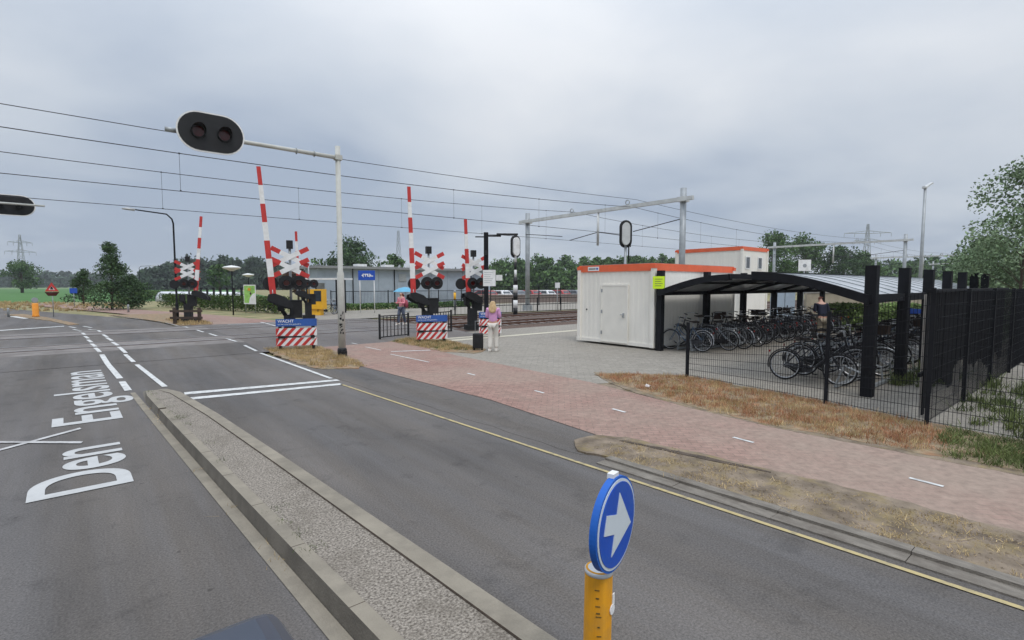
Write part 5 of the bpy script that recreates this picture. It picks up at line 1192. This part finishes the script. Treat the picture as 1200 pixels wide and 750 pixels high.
pylon(468, 300, 33.5, 'slender lattice radio mast above the station roof', (), base=1.6, r=.12)
# ------------------------------------------------------------------ people
def skin_mesh(name, verts, edges, radii, m, parent, sub=2, root=0):
    me = bpy.data.meshes.new(name); me.from_pydata(verts, edges, []); o = bpy.data.objects.new(name, me); C.objects.link(o)
    sk = o.modifiers.new('skin', 'SKIN'); sk.use_smooth_shade = True
    if not me.skin_vertices: return o
    for i, rr in enumerate(radii):
        q_ = rr if isinstance(rr, tuple) else (rr, rr); me.skin_vertices[0].data[i].radius = q_; me.skin_vertices[0].data[i].use_root = (i == root)
    ss = o.modifiers.new('sub', 'SUBSURF'); ss.levels = sub; ss.render_levels = sub
    bpy.context.view_layer.update(); dg = bpy.context.evaluated_depsgraph_get(); nm = bpy.data.meshes.new_from_object(o.evaluated_get(dg)); bpy.data.objects.remove(o)
    nm.materials.clear(); nm.materials.append(M[m]); [setattr(p, 'use_smooth', True) for p in nm.polygons]
    ob = bpy.data.objects.new(name, nm); C.objects.link(ob); ob.parent = parent; return ob
def person(loc, rz, label, H_, top, legs, hair, hair_len, step=.12, lean=0., arm=0, shoes='beige', female=True, bend=0.):
    """faces local +y; arm: 0 hang, 1 forearms forward"""
    t = thing('person', label, 'person', loc, rz); s = H_ / 1.7
    V = []; E = []; Rr = []
    def add(p, r, par=None):
        V.append((p[0] * s, p[1] * s, p[2] * s)); Rr.append(tuple(q_ * s for q_ in r) if isinstance(r, tuple) else r * s)
        if par is not None: E.append((par, len(V) - 1))
        return len(V) - 1
    ly = lambda z: bend * max(0, z - .95) ** 1.1
    pel = add((0, 0, .93), (.15, .105)); wa = add((0, ly(1.08), 1.08), (.125, .09), pel); ch = add((0, ly(1.28), 1.28), (.155, .105), wa); sho = add((0, ly(1.41), 1.41), (.12, .075), ch); nk = add((0, ly(1.48), 1.48), .047, sho); hd = add((0, ly(1.58) + .015, 1.575), (.072, .085), nk); tp = add((0, ly(1.66) + .005, 1.655), (.065, .078), hd)
    nose = add((0, ly(1.58) + .105, 1.575), .012, hd)
    J = {}
    for sd_, sx in (('l', -1), ('r', 1)):
        st2 = step * (1 if sx > 0 else -1)
        hip = add((sx * .085, 0, .87), .088, pel); kn = add((sx * .09, .03 + st2 * .55, .48), .055, hip); an = add((sx * .095, -.02 + st2, .09), .036, kn); ft = add((sx * .105, .13 + st2, .03), .034, an)
        sh = add((sx * .17, ly(1.38), 1.385), .052, sho)
        if arm: el = add((sx * .22, ly(1.15) + .03, 1.13), .038, sh); wr = add((sx * .15, ly(1.1) + .24, 1.14), .026, el); hn = add((sx * .13, ly(1.1) + .31, 1.15), .026, wr); fd = (-.1 * sx, .9, .1)
        else: el = add((sx * .225, ly(1.12) - .02, 1.11), .038, sh); wr = add((sx * .235, ly(.95) + .03, .86), .026, el); hn = add((sx * .235, .05, .79), .027, wr); fd = (0, .15, -.98)
        J[sd_] = (hip, kn, an, ft, sh, el, wr, hn)
        hp = [c_ / s for c_ in V[hn]]
        for k, (o_, l_) in enumerate(((-.024, .065), (-.008, .078), (.008, .074), (.024, .058))):
            ox = (o_, 0, 0) if arm else (0, o_, 0); p1_ = [hp[i] + ox[i] + fd[i] * l_ * .6 for i in range(3)]; a_ = add(p1_, .0085, hn); p2_ = [p1_[i] + fd[i] * l_ * .5 + (-.012 * sx if i == 0 else 0) for i in range(3)]; add(p2_, .007, a_)
        th_ = [hp[0] - .02 * sx, hp[1] + .035, hp[2] + (.02 if arm else -.01)]; a_ = add(th_, .0095, hn); add([th_[0] - .01 * sx, th_[1] + .02, th_[2] - .015], .008, a_)
    skin_mesh('body', V, E, Rr, 'skin', t)
    # clothes follow the same joints
    def cloth(name, idx, grow, m, edges=None, repl=None):
        mp = {j: i for i, j in enumerate(idx)}; vv = [V[j] for j in idx]; ee = [(mp[a], mp[b]) for a, b in E if a in mp and b in mp]; g_ = grow * s
        rr = []
        for j in idx:
            q_ = Rr[j] if isinstance(Rr[j], tuple) else (Rr[j], Rr[j]); k = (repl or {}).get(j); rr.append(tuple(c_ + g_ for c_ in q_) if k is None else (k * s, k * s))
        return skin_mesh(name, vv, ee, rr, m, t)
    l, r = J['l'], J['r']
    cloth('jacket' if female else 'shirt', [pel, wa, ch, sho, l[4], l[5], r[4], r[5]] + ([l[6], r[6]] if female else []), .02, top, repl={l[5]: .058, r[5]: .058, l[6]: .045, r[6]: .045, l[4]: .07, r[4]: .07})
    cloth('trousers', [pel, l[0], l[1], l[2], r[0], r[1], r[2]], .006, legs, repl={l[1]: .085, r[1]: .085, l[2]: .075, r[2]: .075, l[0]: .112, r[0]: .112})
    for q_ in (l, r):
        sh_o = MB(); a_ = Vector(V[q_[2]]); sh_o.smooth = True; sh_o.prism([(a_.y - .09 * s, .0), (a_.y + .19 * s, .0), (a_.y + .2 * s, .035 * s), (a_.y + .08 * s, .085 * s), (a_.y - .08 * s, .1 * s)], a_.x - .045 * s, a_.x + .045 * s, 'x')
        so2 = sh_o.build('shoe', shoes, t); bv = so2.modifiers.new('bevel', 'BEVEL'); bv.width = .015; bv.segments = 2
    # hair cap: shell over skull and, for long hair, down the back
    y0 = ly(1.6); hv = [(0, (y0 - .02) * s, 1.64 * s), (0, (y0 - .035) * s, 1.58 * s)]; hr = [(.088 * s, .095 * s), (.088 * s, .08 * s)]; he = [(0, 1)]
    if hair_len:
        for k in range(1, 4): hv.append((0, (y0 - .065 - .02 * k) * s, (1.58 - hair_len * k / 3) * s)); hr.append((.135 * s if k < 3 else .10 * s, .055 * s)); he.append((k, k + 1))
    skin_mesh('hair', hv, he, hr, hair, t)
    return t
W = person((10.05, 13.05, .01), R(-48), 'woman seen from behind with long blond hair, lilac jacket and beige trousers', 1.68, 'lilac', 'beige', 'blond', .33, step=.07, arm=1)
P2 = person((12.25, 23.5, .138), R(110), 'person in pink top with red bag crossing the tracks', 1.66, 'pinktop', 'jeans', 'brown_hair', .1, step=.16, arm=1)
P3 = person((*at(965, 18.0), .01), R(-48), 'person in dark top bending over bicycles inside the shelter', 1.78, 'navy', 'khaki', 'brown_hair', 0, step=.1, arm=1, female=False, bend=.4)
t = thing('shoulder_bag', 'red bag carried at the back of the person in pink', 'bag', (12.25, 23.5, .138), R(110))
mb = MB(); mb.smooth = True; mb.prism([(-.18, .85), (.2, .82), (.24, 1.08), (.1, 1.26), (-.12, 1.25), (-.2, 1.06)], -.3, -.14, 'y'); o = mb.build('bag_body', 'bag_red', t)
mb = MB(); mb.tube([(-.1, -.2, 1.24), (-.1, -.05, 1.44), (-.08, .1, 1.3), (-.08, .08, 1.1)], .014, 6); mb.build('strap', 'bag_red', t)
t = thing('suitcase', 'small dark cabin suitcase standing beside the woman in lilac', 'suitcase', (9.85, 13.6, .01), R(-40))
mb = MB(); mb.span((-.17, -.11, .06), (.17, .11, .56)); o = mb.build('shell', 'black', t); bv = o.modifiers.new('b', 'BEVEL'); bv.width = .03; bv.segments = 2
mb = MB(); mb.tube([(-.1, .08, .55), (-.1, .08, .95), (.1, .08, .95), (.1, .08, .55)], .01, 6); mb.build('pull_handle', 'galv', t)
for x in (-.13, .13): mb = MB(); mb.tube([(x, -.02, .03), (x, .02, .03)], .03, 10); mb.build('castor', 'rubber', t)

# ------------------------------------------------------------------ air
mb = MB(); mb.box((60, 300, 24), (2200, 2200, 54)); hz = mb.build('haze'); prop(hz, kind='stuff')
hm = bpy.data.materials.new('haze'); hm.use_nodes = True; t_ = hm.node_tree; t_.nodes.clear(); o_ = t_.nodes.new('ShaderNodeOutputMaterial'); v_ = t_.nodes.new('ShaderNodeVolumePrincipled')
v_.inputs['Color'].default_value = (.88, .92, .97, 1); v_.inputs['Density'].default_value = .00035; v_.inputs['Anisotropy'].default_value = .2; t_.links.new(v_.outputs[0], o_.inputs['Volume']); hz.data.materials.append(hm)

t = thing('litter', 'crumpled white paper litter lying in the dry verge', 'litter', (9.0, 6.35, .03), R(20))
mb = MB(); mb.add([(-.1, -.03, 0), (.02, -.05, .01), (.12, -.02, 0), (.1, .05, .02), (-.02, .04, .05), (-.09, .05, .01)], [(0, 1, 4), (1, 3, 4), (1, 2, 3), (0, 4, 5)]); mb.build('paper', 'white', t)

for k_, (s_a, s_b, n_b, sd_) in enumerate(((1.435, 1.47, 700, 41), (1.30, 1.315, 260, 42), (5.12, 5.2, 900, 43))):
    rj = random.Random(sd_); pl_ = [RD(s_a, -1), RD(s_a, 12), RD(s_b, 12), RD(s_b, -1)] if k_ < 2 else [RD(s_a, -1), RD(s_a, 4), RD(s_b, 4), RD(s_b, -1)]
    blades('joint_weeds', ('thin weeds in the joint between left kerb and pebbles of median', 'sparse weeds at the foot of the left median kerb', 'weeds lining the back of the roadside kerb')[k_], pl_, n_b, 'blade_straw' if k_ else 'blade_green', .022, .0025, sd_, z=.137 if k_ == 0 else .01 if k_ == 1 else .03, lean=1.2, cat='weeds')
